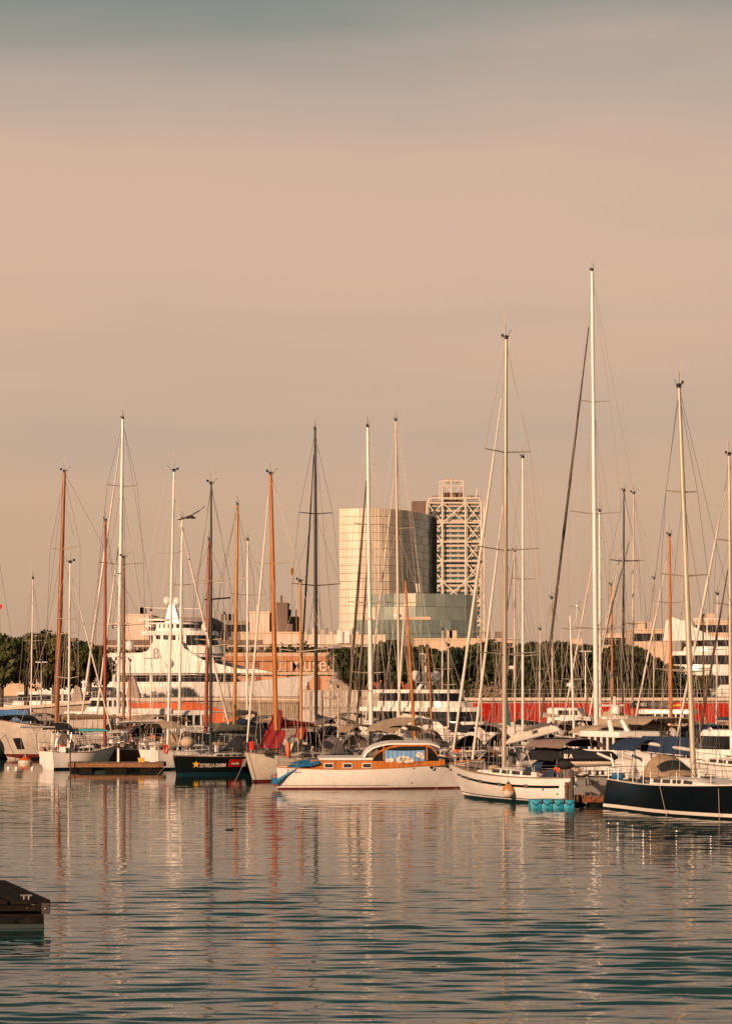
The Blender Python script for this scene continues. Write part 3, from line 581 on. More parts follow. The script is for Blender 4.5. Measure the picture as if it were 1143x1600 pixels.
# ------------------------------------------------------------------ boats
class Hull:
    def __init__(s, L, B, fb, sternw=.72, sheer=.35, rake=.7, srake=.25, maxt=.45, d=.35, bowp=2.1, flare=.45):
        s.L, s.B, s.fb, s.sw, s.sh, s.rk, s.sr, s.mt, s.d, s.bp, s.fl = L, B, fb, sternw, sheer, rake, srake, maxt, d, bowp, flare
    def hb(s, t): return (lerp(s.sw, 1, sm(t / s.mt)) if t < s.mt else max(.004, 1 - ((t - s.mt) / (1 - s.mt)) ** s.bp)) * s.B / 2
    def zs(s, t): return s.fb * (1 + s.sh * (max(0, t - .3) / .7) ** 2 + s.sh * .25 * (max(0, .3 - t) / .3) ** 2)
    def pt(s, t, z, side=1, off=0):
        zt = s.zs(t); u = max(.02, min(1, (z + s.d) / (zt + s.d))); p = .22 + s.fl * t ** 2.5
        q = max(0, z) / s.fb; x = -s.L / 2 + s.L * t + s.rk * (q - 1) * t ** 5 - s.sr * (q - 1) * (1 - t) ** 6
        return (x, side * (s.hb(t) * u ** p + off), z)
    def xs(s, t): return -s.L / 2 + s.L * t
    def build(s, root, m, deckm, boot=None, bootz=(.0, .16), rail='teak', stripes=()):
        nt, nz = 26, 9; T = [sm(i / nt) * .5 + .5 * i / nt for i in range(nt + 1)]; b = MB()
        for sd in (1, -1):
            secs = [[s.pt(t, lerp(-s.d, s.zs(t), j / nz), sd) for j in range(nz + 1)] for t in T]
            b.loft(secs if sd < 0 else [q[::-1] for q in secs], closed=False, cap=False)
        tr = [s.pt(0, lerp(-s.d, s.zs(0), j / nz), 1) for j in range(nz + 1)] + [s.pt(0, lerp(s.zs(0), -s.d, j / nz), -1) for j in range(nz + 1)]
        b.add(tr, [tuple(range(len(tr)))]); hull = b.build('hull', m, root, True, .7)
        dk = MB(); secs = []
        for t in T:
            z = s.zs(t) - .05; y = s.pt(t, z)[1] - .01; x = s.pt(t, s.zs(t))[0]; secs.append([(x, y, z), (x, y * .5, z + .03 * s.B * .3), (x, 0, z + .04 * s.B * .3), (x, -y * .5, z + .03 * s.B * .3), (x, -y, z)])
        dk.loft(secs, closed=False, cap=False); dk.build('deck', deckm, root, True)
        for sd in (1, -1): MB().tube([(lambda p: (p[0], p[1], p[2] + .02))(s.pt(t, s.zs(t), sd)) for t in T], .035, 5).build('toe_rail', rail, root)
        def strip(z0, z1, mm, nm, t0=0, t1=1):
            for sd in (1, -1):
                secs = []
                for k in range(25):
                    t = lerp(t0, t1, k / 24); a = z0(t) if callable(z0) else z0; c = z1(t) if callable(z1) else z1
                    secs.append([s.pt(t, lerp(a, c, j / 3), sd, .012) for j in range(4)])
                MB().loft(secs, closed=False, cap=False).build(nm, mm, hull, True)
        if boot: strip(bootz[0] - .05, bootz[1], boot, 'boot_stripe')
        for z0, z1, mm, t0, t1 in stripes: strip(z0, z1, mm, 'stripe', t0, t1)
        s.hull = hull; return hull
def arch(b, x0, x1, w, z0, z1, n=9, m=7, sag=.05, th=.03, drop=.75):
    g = []
    for i in range(m + 1):
        u = i / m; row = []
        for j in range(n + 1):
            a = lerp(-1, 1, j / n); zz = lerp(z1, z0, abs(a) ** 3.2 * drop) + sag * math.sin(PI * u) * .6 + .012 * math.sin(u * 19 + j * 2)
            row.append((lerp(x0, x1, u), a * w / 2, zz))
        g.append(row)
    return b.cloth(g, th)
def bundle(b, p0, p1, h0, h1, w, n=14, seed=0, ncs=9):
    p0, p1 = Vector(p0), Vector(p1); d = (p1 - p0).normalized(); sd = Vector((0, 0, 1)).cross(d).normalized(); secs = []
    for i in range(n + 1):
        u = i / n; p = p0.lerp(p1, u); e = min(1, .35 + 5 * min(u, 1 - u)); h = lerp(h0, h1, u ** .8) * e; ring = []
        for j in range(ncs):
            a = 2 * PI * j / ncs; k = 1 + .10 * math.sin(i * 2.3 + j * 1.7 + seed); ww = w * e * (.5 + .3 * (1 - math.sin(a)) / 2)
            ring.append(p + sd * math.cos(a) * ww * k + Vector((0, 0, 1)) * (math.sin(a) * .5 + .5) * h * k)
        secs.append(ring)
    return b.loft(secs)
class Boat: pass
def wire(root, pts, m='wire', r=.011, nm='stay'): return MB().tube(pts, r, 4).build(nm, m, root)
def masthead(mo, p, rg, m='wiredark'):
    b = MB(); p = Vector(p); b.tube([p, p + Vector((.05, 0, .75))], .013, 4); b.tube([p + Vector((-.28, 0, .12)), p + Vector((.35, 0, .16))], .018, 4)
    b.box(p + Vector((.3, 0, .24)), (.18, .03, .12)); b.tube([p + Vector((-.2, 0, .1)), p + Vector((-.42, .05, .42)), p + Vector((-.55, .05, .40))], .012, 4); b.box(p + Vector((0, 0, .10)), (.16, .16, .2)); b.build('masthead_gear', m, mo)
    MB().tube([p + Vector((0, .1, 0)), p + Vector((0, .12, rg.uniform(.9, 1.5)))], .010, 4).build('antenna', 'wirelight', mo)
def mast(B, x, z0, ztop, r, m, spread=(), lean=(0, 0), bow=None, stern=None, furl=None, wm='wire', chain_y=None, furl_r=.075, furl_top=.93, inner=False, steps=False, rg=random, head=True, flat=1.25):
    root = B.root; n = 10; T = lambda z: Vector((x + lean[0] * (z - z0) / (ztop - z0), lean[1] * (z - z0) / (ztop - z0), z))
    b = MB(); pts = [T(lerp(z0, ztop, i / n)) for i in range(n + 1)]
    b.tube(pts, lambda u: r * (1 - .38 * max(0, u - .55) / .45), 8); mo = b.build('mast', m, root, True, 1.0)
    top = pts[-1]; cy = chain_y or B.h.hb(.55) * .92; zd = B.zd
    if head: masthead(mo, top, rg)
    tips = {1: [], -1: []}
    for zz, hw in spread:
        for sd in (1, -1):
            p = T(zz); tip = p + Vector((-.12 * hw, sd * hw, .08 * hw)); tips[sd].append(tip)
            MB().tube([p, tip], .045, 5, .028).build('spreader', 'aludull' if m not in ('carbon',) else 'carbon', mo)
    for sd in (1, -1):
        foot = Vector((x - .25, sd * cy, zd)); path = [top - Vector((0, 0, .25))] + tips[sd] + [foot]
        wire(root, path, wm, .012, 'shroud')
        low = [T(spread[-1][0] - .15) if spread else T(lerp(z0, ztop, .6)), Vector((x + .5, sd * cy * .96, zd))]; wire(root, low, wm, .011, 'shroud')
        if len(spread) > 1: wire(root, [T(spread[0][0] - .1), tips[sd][-1]], wm, .010, 'shroud')
        wire(root, [T(ztop * .55), Vector((x - .6, sd * cy * .94, zd))], wm, .010, 'shroud')
    if bow is not None:
        a = T(lerp(z0, ztop, furl_top)) if furl else top; a = a + Vector((.12, 0, 0)); f = Vector(bow)
        wire(root, [top if furl is None else a, f], wm, .012, 'forestay')
        if furl:
            p = [a.lerp(f, lerp(.05, .965, i / 16)) for i in range(17)]
            MB().tube(p, lambda u: furl_r * (.45 + .55 * sm(u * 2.2)) * (1 - .35 * sm((u - .86) / .14)) * (1 + .12 * math.sin(u * 40)), 7).build('furled_sail', furl, root, True, 1.2)
        if inner:
            a = T(lerp(z0, ztop, .66)); f2 = Vector((lerp(x, bow[0], .62), 0, zd + .1)); p = [a.lerp(f2, lerp(.03, .96, i / 14)) for i in range(15)]
            MB().tube(p, lambda u: furl_r * .9 * (.4 + .6 * sm(u * 2)) * (1 + .1 * math.sin(u * 33)), 7).build('furled_sail', inner if isinstance(inner, str) else furl, root, True, 1.2)
    if stern is not None: wire(root, [top, Vector(stern)], wm, .011, 'backstay')
    for k in range(3):   # halyards clipped off the mast
        a = T(lerp(z0, ztop, rg.uniform(.72, .98))); wire(root, [a + Vector((0, rg.uniform(-.1, .1), 0)), Vector((x + rg.uniform(-.9, .7), rg.uniform(-1, 1) * cy * .7, zd + .1))], rg.choice(['wirelight', 'wire', wm]), .009, 'halyard')
    if steps:
        for k in range(14): MB().box(T(lerp(z0, ztop, .3 + .045 * k)) + Vector((0, (-1) ** k * r, 0)), (.06, .14, .04)).build('mast_step', 'wiredark', mo)
    return mo
def rails(B, t0=.08, t1=.93, hgt=.62):
    h = B.h; root = B.root; n = max(4, int(h.L * (t1 - t0) / 2.0))
    for sd in (1, -1):
        pts = []
        for k in range(n + 1):
            t = lerp(t0, t1, k / n); p = Vector(h.pt(t, h.zs(t), sd)); p.y -= sd * .06; q = p + Vector((0, 0, hgt)); pts.append(q)
            MB().tube([p, q], .014, 4).build('stanchion', 'steel', root)
        wire(root, pts, 'steel', .009, 'lifeline'); wire(root, [p - Vector((0, 0, hgt * .48)) for p in pts], 'steel', .008, 'lifeline')
    f = lambda t, sd: Vector(h.pt(t, h.zs(t), sd)); b = MB()
    tip = Vector((h.pt(1, h.zs(1))[0] + .1, 0, h.zs(1) + hgt)); a, c = f(.90, 1), f(.90, -1)
    up = Vector((0, 0, hgt)); b.tube([a, a + up, tip.lerp(a + up, .15), tip, tip.lerp(c + up, .15), c + up, c], .018, 5); b.tube([f(.97, 1), tip], .016, 5); b.tube([f(.97, -1), tip], .016, 5); b.build('pulpit', 'steel', root)
    b = MB(); a, c = f(.10, 1), f(.10, -1); s1, s2 = f(0.01, 1), f(0.01, -1)
    for k in (1, .5): b.tube([a + up * k, s1 + up * k, s2 + up * k, c + up * k], .018, 5)
    for p in (a, s1, s2, c): b.tube([p, p + up], .016, 4)
    b.build('pushpit', 'steel', root)
def cabin(B, t0, t1, hgt, m='gel', wf=.62, wins=4, roofm=None, winm='plexi', winh=.42):
    h = B.h; secs = []; N = 12; prof = [(1.0, -.12), (.985, .35), (.93, .72), (.78, .93), (.4, 1.0), (0, 1.03)]
    def sec(u):
        t = lerp(t0, t1, u); x = h.xs(t); w = min(h.hb(t) * wf, h.B / 2 * wf); z = h.zs(t) - .04; hh = hgt * (1 if u < .55 else 1 - .72 * sm((u - .55) / .45)); return x, w, z, hh
    for k in range(N + 1):
        x, w, z, hh = sec(k / N); secs.append([(x, w * a, z + hh * c) for a, c in prof] + [(x, -w * a, z + hh * c) for a, c in prof[-2::-1]])
    b = MB(); b.loft(secs, closed=True); c = b.build('cabin', m, B.root, True, .6)
    for sd in (1, -1):
        for k in range(wins):
            u0, u1 = .08 + k * .66 / wins, .08 + (k + .72) * .66 / wins; g = []
            for u in (u0, (u0 + u1) / 2, u1):
                x, w, z, hh = sec(u); g.append([(x, sd * (w * .992 + .012), z + hh * .30), (x, sd * (w * .975 + .012), z + hh * (.30 + winh))])
            MB().cloth(g, .03).build('window', winm, c)
    for u in (.35, .62):
        x, w, z, hh = sec(u); MB().box((x, 0, z + hh * 1.05 + .02), (.5, .5, .05)).build('hatch', 'plexi', c)
    MB().tube([(sec(.1)[0], sec(.1)[1] * .7, sec(.1)[2] + hgt + .1), (sec(.5)[0], sec(.5)[1] * .7, sec(.5)[2] + hgt + .1)], .02, 4).build('grab_rail', 'teak', c)
    return c
def bimini(B, x0, x1, w, z, m, drop=.6, posts=True):
    b = MB(); arch(b, x0, x1, w, z - drop, z, sag=.06); c = b.build('bimini', m, B.root, True, 1.2)
    if posts:
        for sd in (1, -1):
            for xx in (x0 + .1, x1 - .1): MB().tube([((x0 + x1) / 2 + (xx - (x0 + x1) / 2) * .5, sd * w / 2 * .97, B.zd), (xx, sd * w / 2 * .97, z - drop)], .016, 4).build('bimini_pole', 'steel', c)
def hood(B, x0, x1, w, z0, z1, m, win=True):
    g = []; n = 10
    for i in range(7):
        u = i / 6; ht = lerp(z0 + .1, z1, math.sin(u * PI / 2)); g.append([(lerp(x1, x0, u), math.sin(lerp(-1.25, 1.25, j / n)) * w / 2 / math.sin(1.25), lerp(z0, ht, max(0, math.cos(lerp(-1.25, 1.25, j / n)) - .315) / .685)) for j in range(n + 1)])
    h = MB().cloth(g, .03).build('sprayhood', m, B.root, True, 1.2)
    if win:
        for j0 in (2, 4, 6):
            gg = [[Vector(g[i][j]) + Vector((.03, 0, .02)) for j in (j0, j0 + 1, j0 + 2)] for i in (1, 2, 3)]; MB().cloth(gg, .01).build('clear_panel', 'plexi', h)
def fender(B, t, sd, m='white', r=.12, l=.6):
    p = Vector(B.h.pt(t, .55, sd, r)); MB().lathe([(.02, l / 2), (r * .6, l / 2 - .04), (r, l / 2 - .14), (r, -l / 2 + .14), (r * .6, -l / 2 + .04), (.02, -l / 2)], p, 8).build('fender', m, B.root, True)
    wire(B.root, [p + Vector((0, 0, l / 2)), Vector(B.h.pt(t, B.h.zs(t), sd)) + Vector((0, 0, .3))], 'rope', .012, 'fender_line')
def clutter(B, rg, x0, x1, n=10):
    n = int(n * 1.5)
    for k in range(n):
        if k > n * .7: x0, x1 = B.h.xs(.35), B.h.xs(.9)
        x = rg.uniform(x0, x1); y = rg.uniform(-.7, .7) * B.h.B / 2; t = rg.random(); z = B.zd
        if t < .28: MB().lathe([(.09, 0), (.11, .04), (.06, .1), (.09, .2), (.02, .22)], (x, y, z + .15), 8).build('winch', 'steel', B.root, True)
        elif t < .5: bundle(MB(), (x, y, z), (x + .5, y + .15, z), .18, .14, .18, 5, k).build('rope_coil', rg.choice(['rope', 'tancloth', 'bluecloth', 'redcloth', 'blackcloth']), B.root)
        elif t < .7: MB().box((x, y, z + .22), (rg.uniform(.25, .7), rg.uniform(.2, .5), rg.uniform(.2, .45)), rg.random(), .9).build('locker', rg.choice(['white', 'tancloth', 'black', 'blackcloth', 'bluecloth', 'brownwood', 'greycloth']), B.root)
        elif t < .85: MB().tube([(x, y, z), (x, y, z + rg.uniform(.8, 1.6))], .02, 4).build('gear_pole', 'steel', B.root)
        else: MB().lathe([(.15, -.25), (.17, 0), (.15, .25)], (x, y, z + .35), 8, 'x').build('canister', rg.choice(['white', 'greycloth', 'orange', 'bluecloth', 'beigecloth']), B.root, True)
    # wheel
    b = MB(); xw = lerp(x0, x1, .3); b.tube([(xw, .45 * math.cos(a), B.zd + .75 + .45 * math.sin(a)) for a in np.linspace(0, 2 * PI, 15)], .018, 4); b.tube([(xw, -.45, B.zd + .75), (xw, .45, B.zd + .75)], .012, 4); b.tube([(xw, 0, B.zd + .3), (xw, 0, B.zd + 1.2)], .012, 4); b.build('steering_wheel', 'black', B.root)
    MB().box((xw + .15, 0, B.zd + .35), (.22, .3, .8), 0, .8).build('helm_pedestal', 'white', B.root)
def horseshoe(B, p, m='redplastic', r=.24):
    p = Vector(p); MB().tube([p + Vector((0, r * math.cos(a), r * 1.25 * math.sin(a))) for a in np.linspace(-.9 - PI / 2 + 1.6, PI * 1.5 - .3, 12)], .07, 6).build('life_ring', m, B.root, True)
def flag(B, p, w, h, cols, dirx=(0, 1, 0)):
    p = Vector(p); d = Vector(dirx); k = len(cols); pole = None
    for i, c in enumerate(cols):
        g = [[p + d * (w * u) + Vector((0, 0, -h * lerp(i / k, (i + 1) / k, v) - .25 * h * u)) + d.cross(Vector((0, 0, 1))) * .12 * w * math.sin(u * 6) for v in (0, .5, 1)] for u in np.linspace(0, 1, 7)]
        MB().cloth(g, .012).build('flag', c, B.root, True)
def place(B, px, Y, hd, xm):
    B.hd = R(hd); c, s = math.cos(B.hd), math.sin(B.hd); B.loc = Vector((X(px, Y) - c * xm, Y - s * xm, 0))
def local(B, w):
    d = Vector(w) - B.loc; c, s = math.cos(-B.hd), math.sin(-B.hd); return Vector((d.x * c - d.y * s, d.x * s + d.y * c, d.z))
def P(B, px, py, Y): return local(B, at(px, py, Y))
def sailboat(label, px, Y, hd, L, Bm, fb, hullm, masts, xm=.8, name='sailing_boat', deck='cream', boot='blueboot', stripes=(), cab=.45, cabt=(.30, .74), cabm='gel', bim=None, hoodm=None, boom=None, seed=0, fenders=0, rail=True, clut=10, hull=None, group='moored sailing boats', stern_stay=True, mooring=True, wins=4):
    rg = random.Random(seed); B = Boat(); place(B, px, Y, hd, xm); B.h = Hull(L, Bm, fb, **(hull or {})); h = B.h
    B.root = thing(name, label, 'sailing boat', B.loc, B.hd, group); B.zd = h.zs(.45); B.px, B.Y = px, Y
    h.build(B.root, hullm, deck, boot, (0, .14), 'teak' if rg.random() < .6 else 'alu', stripes)
    if cab: cabin(B, cabt[0], cabt[1], cab, cabm, .6, wins)
    for i, mm in enumerate(masts):
        mpx, mtx, mty, mr, mmat, spr = mm[:6]; o = mm[6] if len(mm) > 6 else {}
        Ym = o.get('Y', Y)
        if i == 0: x = xm
        else: x = o.get('x', xm - 4)
        Yw = B.loc.y + math.sin(B.hd) * x
        zt = Z(mty, Yw); dx = X(mtx, Yw) - X(mpx, Yw); c, s = math.cos(-B.hd), math.sin(-B.hd); lean = (dx * c, dx * s)
        sp = [(Z(y, Yw), hp * Yw / F / max(.35, abs(math.sin(B.hd)))) for y, hp in spr]
        bowp = (h.pt(.985, h.zs(1))[0], 0, h.zs(1) + .05); st = (h.xs(.01), 0, h.zs(0) + .1)
        if i > 0: bowp = o.get('bow')
        mast(B, x, B.zd + (cab * .7 if cab and x > h.xs(cabt[0]) else 0) - .1, zt, mr, mmat, sp, lean, bowp, st if stern_stay and i == 0 else None, o.get('furl'), o.get('wm', 'wire'), None, o.get('fr', .075), o.get('ft', .93), o.get('inner', False), o.get('steps', False), rg, o.get('head', True))
        if 'radar' in o:
            zr = Z(o['radar'], Yw); MB().lathe([(.05, -.12), (.28, -.10), (.30, 0), (.25, .12), (.05, .15)], (x + .42, 0, zr), 10).build('radar_dome', 'white', B.root, True)
            MB().box((x + .2, 0, zr - .15), (.4, .1, .05)).build('radar_bracket', 'white', B.root)
    if boom:
        bl, bz, bm_, cov, chh = boom; z = bz
        MB().tube([(xm - .15, 0, z), (xm - bl, 0, z + .02 * bl)], .085, 8).build('boom', bm_, B.root, True)
        if cov: bundle(MB(), (xm - .05, 0, z + .02), (xm - bl + .2, 0, z + .05), chh, chh * .45, .24, 16, seed).build('sail_cover', cov, B.root, True, 1.2)
        wire(B.root, [(xm - bl, 0, z), (xm - bl + .3, .3, B.zd + .3)], 'rope', .012, 'mainsheet'); wire(B.root, [(xm - bl, 0, z + .05), (xm - .1, 0, min(26, Z(masts[0][2], Y)) - .3)], 'wirelight', .009, 'topping_lift')
    if bim: bimini(B, h.xs(.06), h.xs(.30), h.hb(.2) * 1.7, B.zd + 2.0, bim)
    if not hoodm and rg.random() < .8: hoodm = rg.choice(['blackcloth', 'bluecloth', 'greycloth', 'tancloth', 'mauvecloth'])
    if not bim and name == 'sailing_boat' and label.find('navy') < 0 and label.find('white sailing yacht with navy') < 0 and rg.random() < .6: bimini(B, h.xs(.05), h.xs(.26), h.hb(.2) * 1.6, B.zd + 1.9, rg.choice(['blackcloth', 'bluecloth', 'greycloth', 'tancloth']))
    if rg.random() < .5: bundle(MB(), (h.xs(.76), 0, h.zs(.76) + .02), (h.xs(.9), 0, h.zs(.9)), .4, .25, .5, 8, seed).build('tender', rg.choice(['greycloth', 'blackcloth', 'tancloth', 'bluecloth']), B.root, True)
    if hoodm: hood(B, h.xs(.26), h.xs(.38), h.hb(.3) * 1.35, B.zd + .3, B.zd + 1.35, hoodm)
    if rail: rails(B)
    if clut: clutter(B, rg, h.xs(.04), h.xs(.30), clut)
    for k in range(fenders):
        for sd in (1, -1): fender(B, lerp(.2, .75, (k + .5) / max(1, fenders)), sd, rg.choice(['white', 'bluepaint', 'white']))
    if mooring: wire(B.root, [h.pt(.98, h.zs(.98)), (h.pt(1, 0)[0] + 2.2, .6, -.1)], 'rope', .014, 'mooring_line')
    return B
def motor_yacht(label, px, Y, hd, L, Bm, fb, tiers, name='motor_yacht', hullm='gel', seed=0, boot='navy', group=None, domes=(), archz=None, hull=None, winband=None, rail=True, posts=5):
    rg = random.Random(seed); B = Boat(); place(B, px, Y, hd, 0); B.h = h = Hull(L, Bm, fb, **(hull or dict(sternw=.9, sheer=.35, rake=L * .07, srake=0, maxt=.55, bowp=2.4, flare=.6)))
    B.root = thing(name, label, 'yacht', B.loc, B.hd, group); B.zd = h.zs(.4); B.px, B.Y = px, Y
    st = [] if not winband else [(winband[0], winband[1], 'glass', .25, .8)]
    h.build(B.root, hullm, 'teak', boot, (0, .25), 'alu', st)
    def outline(t0, t1, wf, n=14, grow=0):
        pts = []; tf = t0 + (t1 - t0) * .55
        for k in range(n + 1):
            t = lerp(t0, t1, k / n); w = min(h.hb(t), h.B / 2) * wf
            if t > tf: w *= math.sqrt(max(.02, 1 - ((t - tf) / (t1 - tf)) ** 2.6))
            pts.append((h.xs(t) + (grow if k == n else -grow if k == 0 else 0), w + grow))
        return pts
    def ring(pts, z, shear=0, x0=0): return [(x - shear, y, z) for x, y in pts] + [(x - shear, -y, z) for x, y in reversed(pts)]
    for i, (t0, t1, z0, z1, wf) in enumerate(tiers):
        hh = z1 - z0; za, zb, zc = z0 + hh * .34, z0 + hh * .80, z1; sh = hh * .55
        o = outline(t0, t1, wf); oi = outline(t0 + .01, t1 - .012, wf * .97)
        def rk(pts, k): return [(x - sh * k * max(0, (x - h.xs(lerp(t0, t1, .5))) / (h.xs(t1) - h.xs(lerp(t0, t1, .5)))), y) for x, y in pts]
        lo = MB().loft([ring(o, z0 - .05), ring(rk(o, .34), za)]).build('deckhouse', 'gel', B.root, True, .6)
        MB().loft([ring(rk(oi, .34), za), ring(rk(oi, .8), zb)]).build('window_band', 'glass', lo, True, .6)
        for k in range(posts):
            t = lerp(t0, lerp(t0, t1, .55), (k + .5) / posts); w = min(h.hb(t), h.B / 2) * wf
            for sd in (1, -1): MB().box((h.xs(t), sd * w, (za + zb) / 2), (L * .012, .08, zb - za)).build('window_post', 'gel', lo)
        ov = outline(t0 - .035, t1 + .008, wf * 1.05); MB().loft([ring(rk(ov, .8), zb), ring([(x, y * 1.01) for x, y in rk(ov, .85)], lerp(zb, zc, .5)), ring([(x, y * .96) for x, y in rk(ov, 1.0)], zc)]).build('roof', 'gel', B.root, True, .6)
    if archz:
        xa, zb_, zt_, w = archz
        for sd in (1, -1): MB().tube([(xa - .5, sd * w, zb_), (xa + .1, sd * w * .7, zt_)], .16, 6, .12).build('mast_leg', 'gel', B.root, True)
        MB().box((xa + .1, 0, zt_), (.5, w * 2.6, .14)).build('arch_bar', 'gel', B.root)
        MB().tube([(xa + .1, 0, zt_), (xa + .1, 0, zt_ + 1.3)], .09, 6).build('radar_mast', 'gel', B.root); MB().box((xa + .3, 0, zt_ + .75), (.14, 1.5, .12)).build('radar_scanner', 'white', B.root)
        for k in range(3): MB().tube([(xa - .2, (k - 1) * w * .8, zt_), (xa - .2, (k - 1) * w * .8, zt_ + 2.2 + .3 * k)], .015, 4).build('whip_antenna', 'wirelight', B.root)
        for dx, dy, dz, r in domes:
            MB().lathe([(r * .5, -r * 1.1), (r * .95, -r * .8), (r, 0), (r * .92, r * .4), (r * .6, r * .85), (.02, r)], (xa + dx, dy, zt_ + dz), 14).build('satellite_dome', 'white', B.root, True)
            MB().tube([(xa + dx, dy, zt_ + dz - r), (xa + .1, dy * .8, zt_)], .08, 5).build('dome_arm', 'gel', B.root)
    if rail: rails(B, .45, .95, .8)
    return B
# ---- big yachts behind the promenade
B = motor_yacht('huge white superyacht with stacked decks behind the orange wall', 285, 336, -12, 33, 9, 5.1,
    [(.06, .76, 5.2, 7.1, .90), (.08, .70, 7.0, 9.6, .88), (.40, .68, 9.6, 12.5, .74), (.41, .57, 12.5, 13.6, .5)], 'superyacht', seed=3, winband=(2.0, 2.6), rail=False, hull=dict(sternw=.92, sheer=.32, rake=4, srake=0, maxt=.5, bowp=2.2, flare=.6))
def sy_extra(B):
    # sweeping side wings that close the aft decks, mast with twin domes, emblem, deck rails
    for sd in (-1, 1):
        yy = sd * 4.25; pl = [(-11.5, 7.0), (11.6, 7.0), (8, 7.7), (4, 8.7), (1.5, 10.2), (1, 11.2), (-2.5, 11.4), (-3.4, 9.9), (-8.8, 8.3), (-11.5, 8.0)]
        n = len(pl); MB().add([(x, yy - .12, z) for x, z in pl] + [(x, yy + .12, z) for x, z in pl], [tuple(range(n)), tuple(range(n, 2 * n))[::-1]] + [(i, n + i, n + (i + 1) % n, (i + 1) % n) for i in range(n)]).build('side_wing', 'gel', B.root)
    text('emblem', 'B', 'printgrey', B.root, .75, (-2.6, -4.43, 8.9), (1, 0, 0), (0, 0, 1.2), .03)
    # tapered mast tower
    MB().loft([[(-2.2, -.8, 13.4), (-.2, -.8, 13.4), (-.2, .8, 13.4), (-2.2, .8, 13.4)], [(-1.7, -.4, 16.0), (-1.0, -.4, 16.0), (-1.0, .4, 16.0), (-1.7, .4, 16.0)]]).build('mast_tower', 'gel', B.root)
    for x, y, z, r in ((-2.0, -.1, 16.5, .54), (-.75, .1, 16.4, .54), (-6.8, -1.5, 10.6, .62), (-.5, -4.5, 8.3, .55), (3.6, -1.5, 13.0, .6)): MB().ball((x, y, z), r, 14, 1.15).build('satellite_dome', 'white', B.root, True)
    for x0, x1, z in ((-5.6, -1.6, 14.0), (-4.8, -1.6, 13.2)): MB().box(((x0 + x1) / 2, 0, z), (x1 - x0, 2.4, .22)).build('mast_wing', 'gel', B.root)
    MB().tube([(-5.2, 0, 15.6), (2.4, 0, 15.4)], .05, 5).build('yard', 'white', B.root); MB().tube([(-1.3, 0, 16), (-1.3, 0, 18.4)], .07, 5).build('pole', 'white', B.root)
    for z in (6.0, 5.5):
        wire(B.root, [(-16, -4.5, z + .9), (10, -4.4, z + .9), (15, -1.6, z + 1.2)], 'steel', .025, 'rail')
    for k in range(20): MB().tube([(-16 + k * 1.4, -4.5, 5.6), (-16 + k * 1.4, -4.5, 6.9)], .022, 4).build('stanchion', 'steel', B.root)
    flag(B, (-11.0, -4.7, 8.6), .9, .9, ['flagred', 'flagyellow', 'flagred'], (1, 0, 0))
sy_extra(B)
B = motor_yacht('large white superyacht with a swept radar arch at the right edge', 1128, 332, 176, 26, 8, 4.4, [(.05, .86, 4.6, 7.2, .94), (.05, .80, 7.2, 9.8, .9), (.25, .70, 9.8, 11.6, .7)], 'superyacht', seed=4, rail=False)
def sy2(B):
    for sd in (-1, 1):
        yy = sd * 2.0; pl = [(.5, 11.2), (7.6, 11.2), (7.2, 13.8), (6.6, 14.2), (5.0, 13.6), (2.5, 12.2)]
        n = len(pl); MB().add([(x, yy - .3, z) for x, z in pl] + [(x, yy + .3, z) for x, z in pl], [tuple(range(n)), tuple(range(n, 2 * n))[::-1]] + [(i, n + i, n + (i + 1) % n, (i + 1) % n) for i in range(n)]).build('radar_arch', 'gel', B.root, False)
    MB().ball((4.6, 0, 12.4), 1.3, 14, 1.25).build('satellite_dome', 'white', B.root, True)
    MB().box((2, 0, 14.0), (3.6, .3, .14)).build('radar_scanner', 'white', B.root); MB().tube([(2, 0, 12), (2, 0, 14)], .1, 6).build('scanner_post', 'white', B.root)
    for x in (-2, -4): MB().ball((x, .5, 12.4), .5, 10).build('satellite_dome', 'white', B.root, True)
sy2(B)
motor_yacht('low white motor yacht behind the left tree trunks', 70, 330, 172, 20, 6, 2.6, [(.12, .72, 2.8, 4.6, .85), (.2, .55, 4.6, 6.0, .7)], 'superyacht', seed=5, rail=False)
B = motor_yacht('white motor yacht with two radar domes in front of the red wall', 704, 205, -38, 15, 5.0, 2.2, [(.02, .74, 2.3, 4.0, .92), (.10, .60, 4.0, 5.4, .82)], seed=6, domes=((.1, -1.35, .55, .40), (.1, 1.35, .55, .40), (.2, 0, .55, .2)), archz=(-2.6, 5.0, 6.0, .6), winband=(.9, 1.35), posts=0)
motor_yacht('small white motor boat with flat hardtop behind the black covered dinghy', 930, 158, 118, 11, 3.6, 1.3, [(.10, .62, 1.4, 3.1, .85)], 'motor_boat', seed=7, archz=(-2.2, 3.0, 3.9, .6), domes=((0, 0, .5, .3),))
motor_yacht('white motor boat with dark windows at the right edge behind the navy yacht', 1122, 150, 150, 11, 3.8, 1.5, [(.08, .66, 1.6, 3.3, .9)], 'motor_boat', seed=8, archz=(-2.0, 3.2, 4.2, .8), domes=((0, 0, .5, .3),))
motor_yacht('white motor boat with low cabin left of the black racing hull', 226, 215, 200, 12, 4, 1.6, [(.10, .6, 1.7, 3.6, .88)], 'motor_boat', seed=9)
motor_yacht('small grey and white motor boat behind the turquoise covered yacht', 132, 226, 190, 13, 4, 1.5, [(.10, .7, 1.6, 3.4, .88), (.2, .5, 3.4, 4.6, .7)], 'motor_boat', 'greyhull', seed=10)
motor_yacht('white workboat with small square windows behind the red-brown mast', 195, 205, 185, 10, 3.6, 1.5, [(.15, .7, 1.6, 3.9, .85)], 'motor_boat', 'greyhull', seed=12)
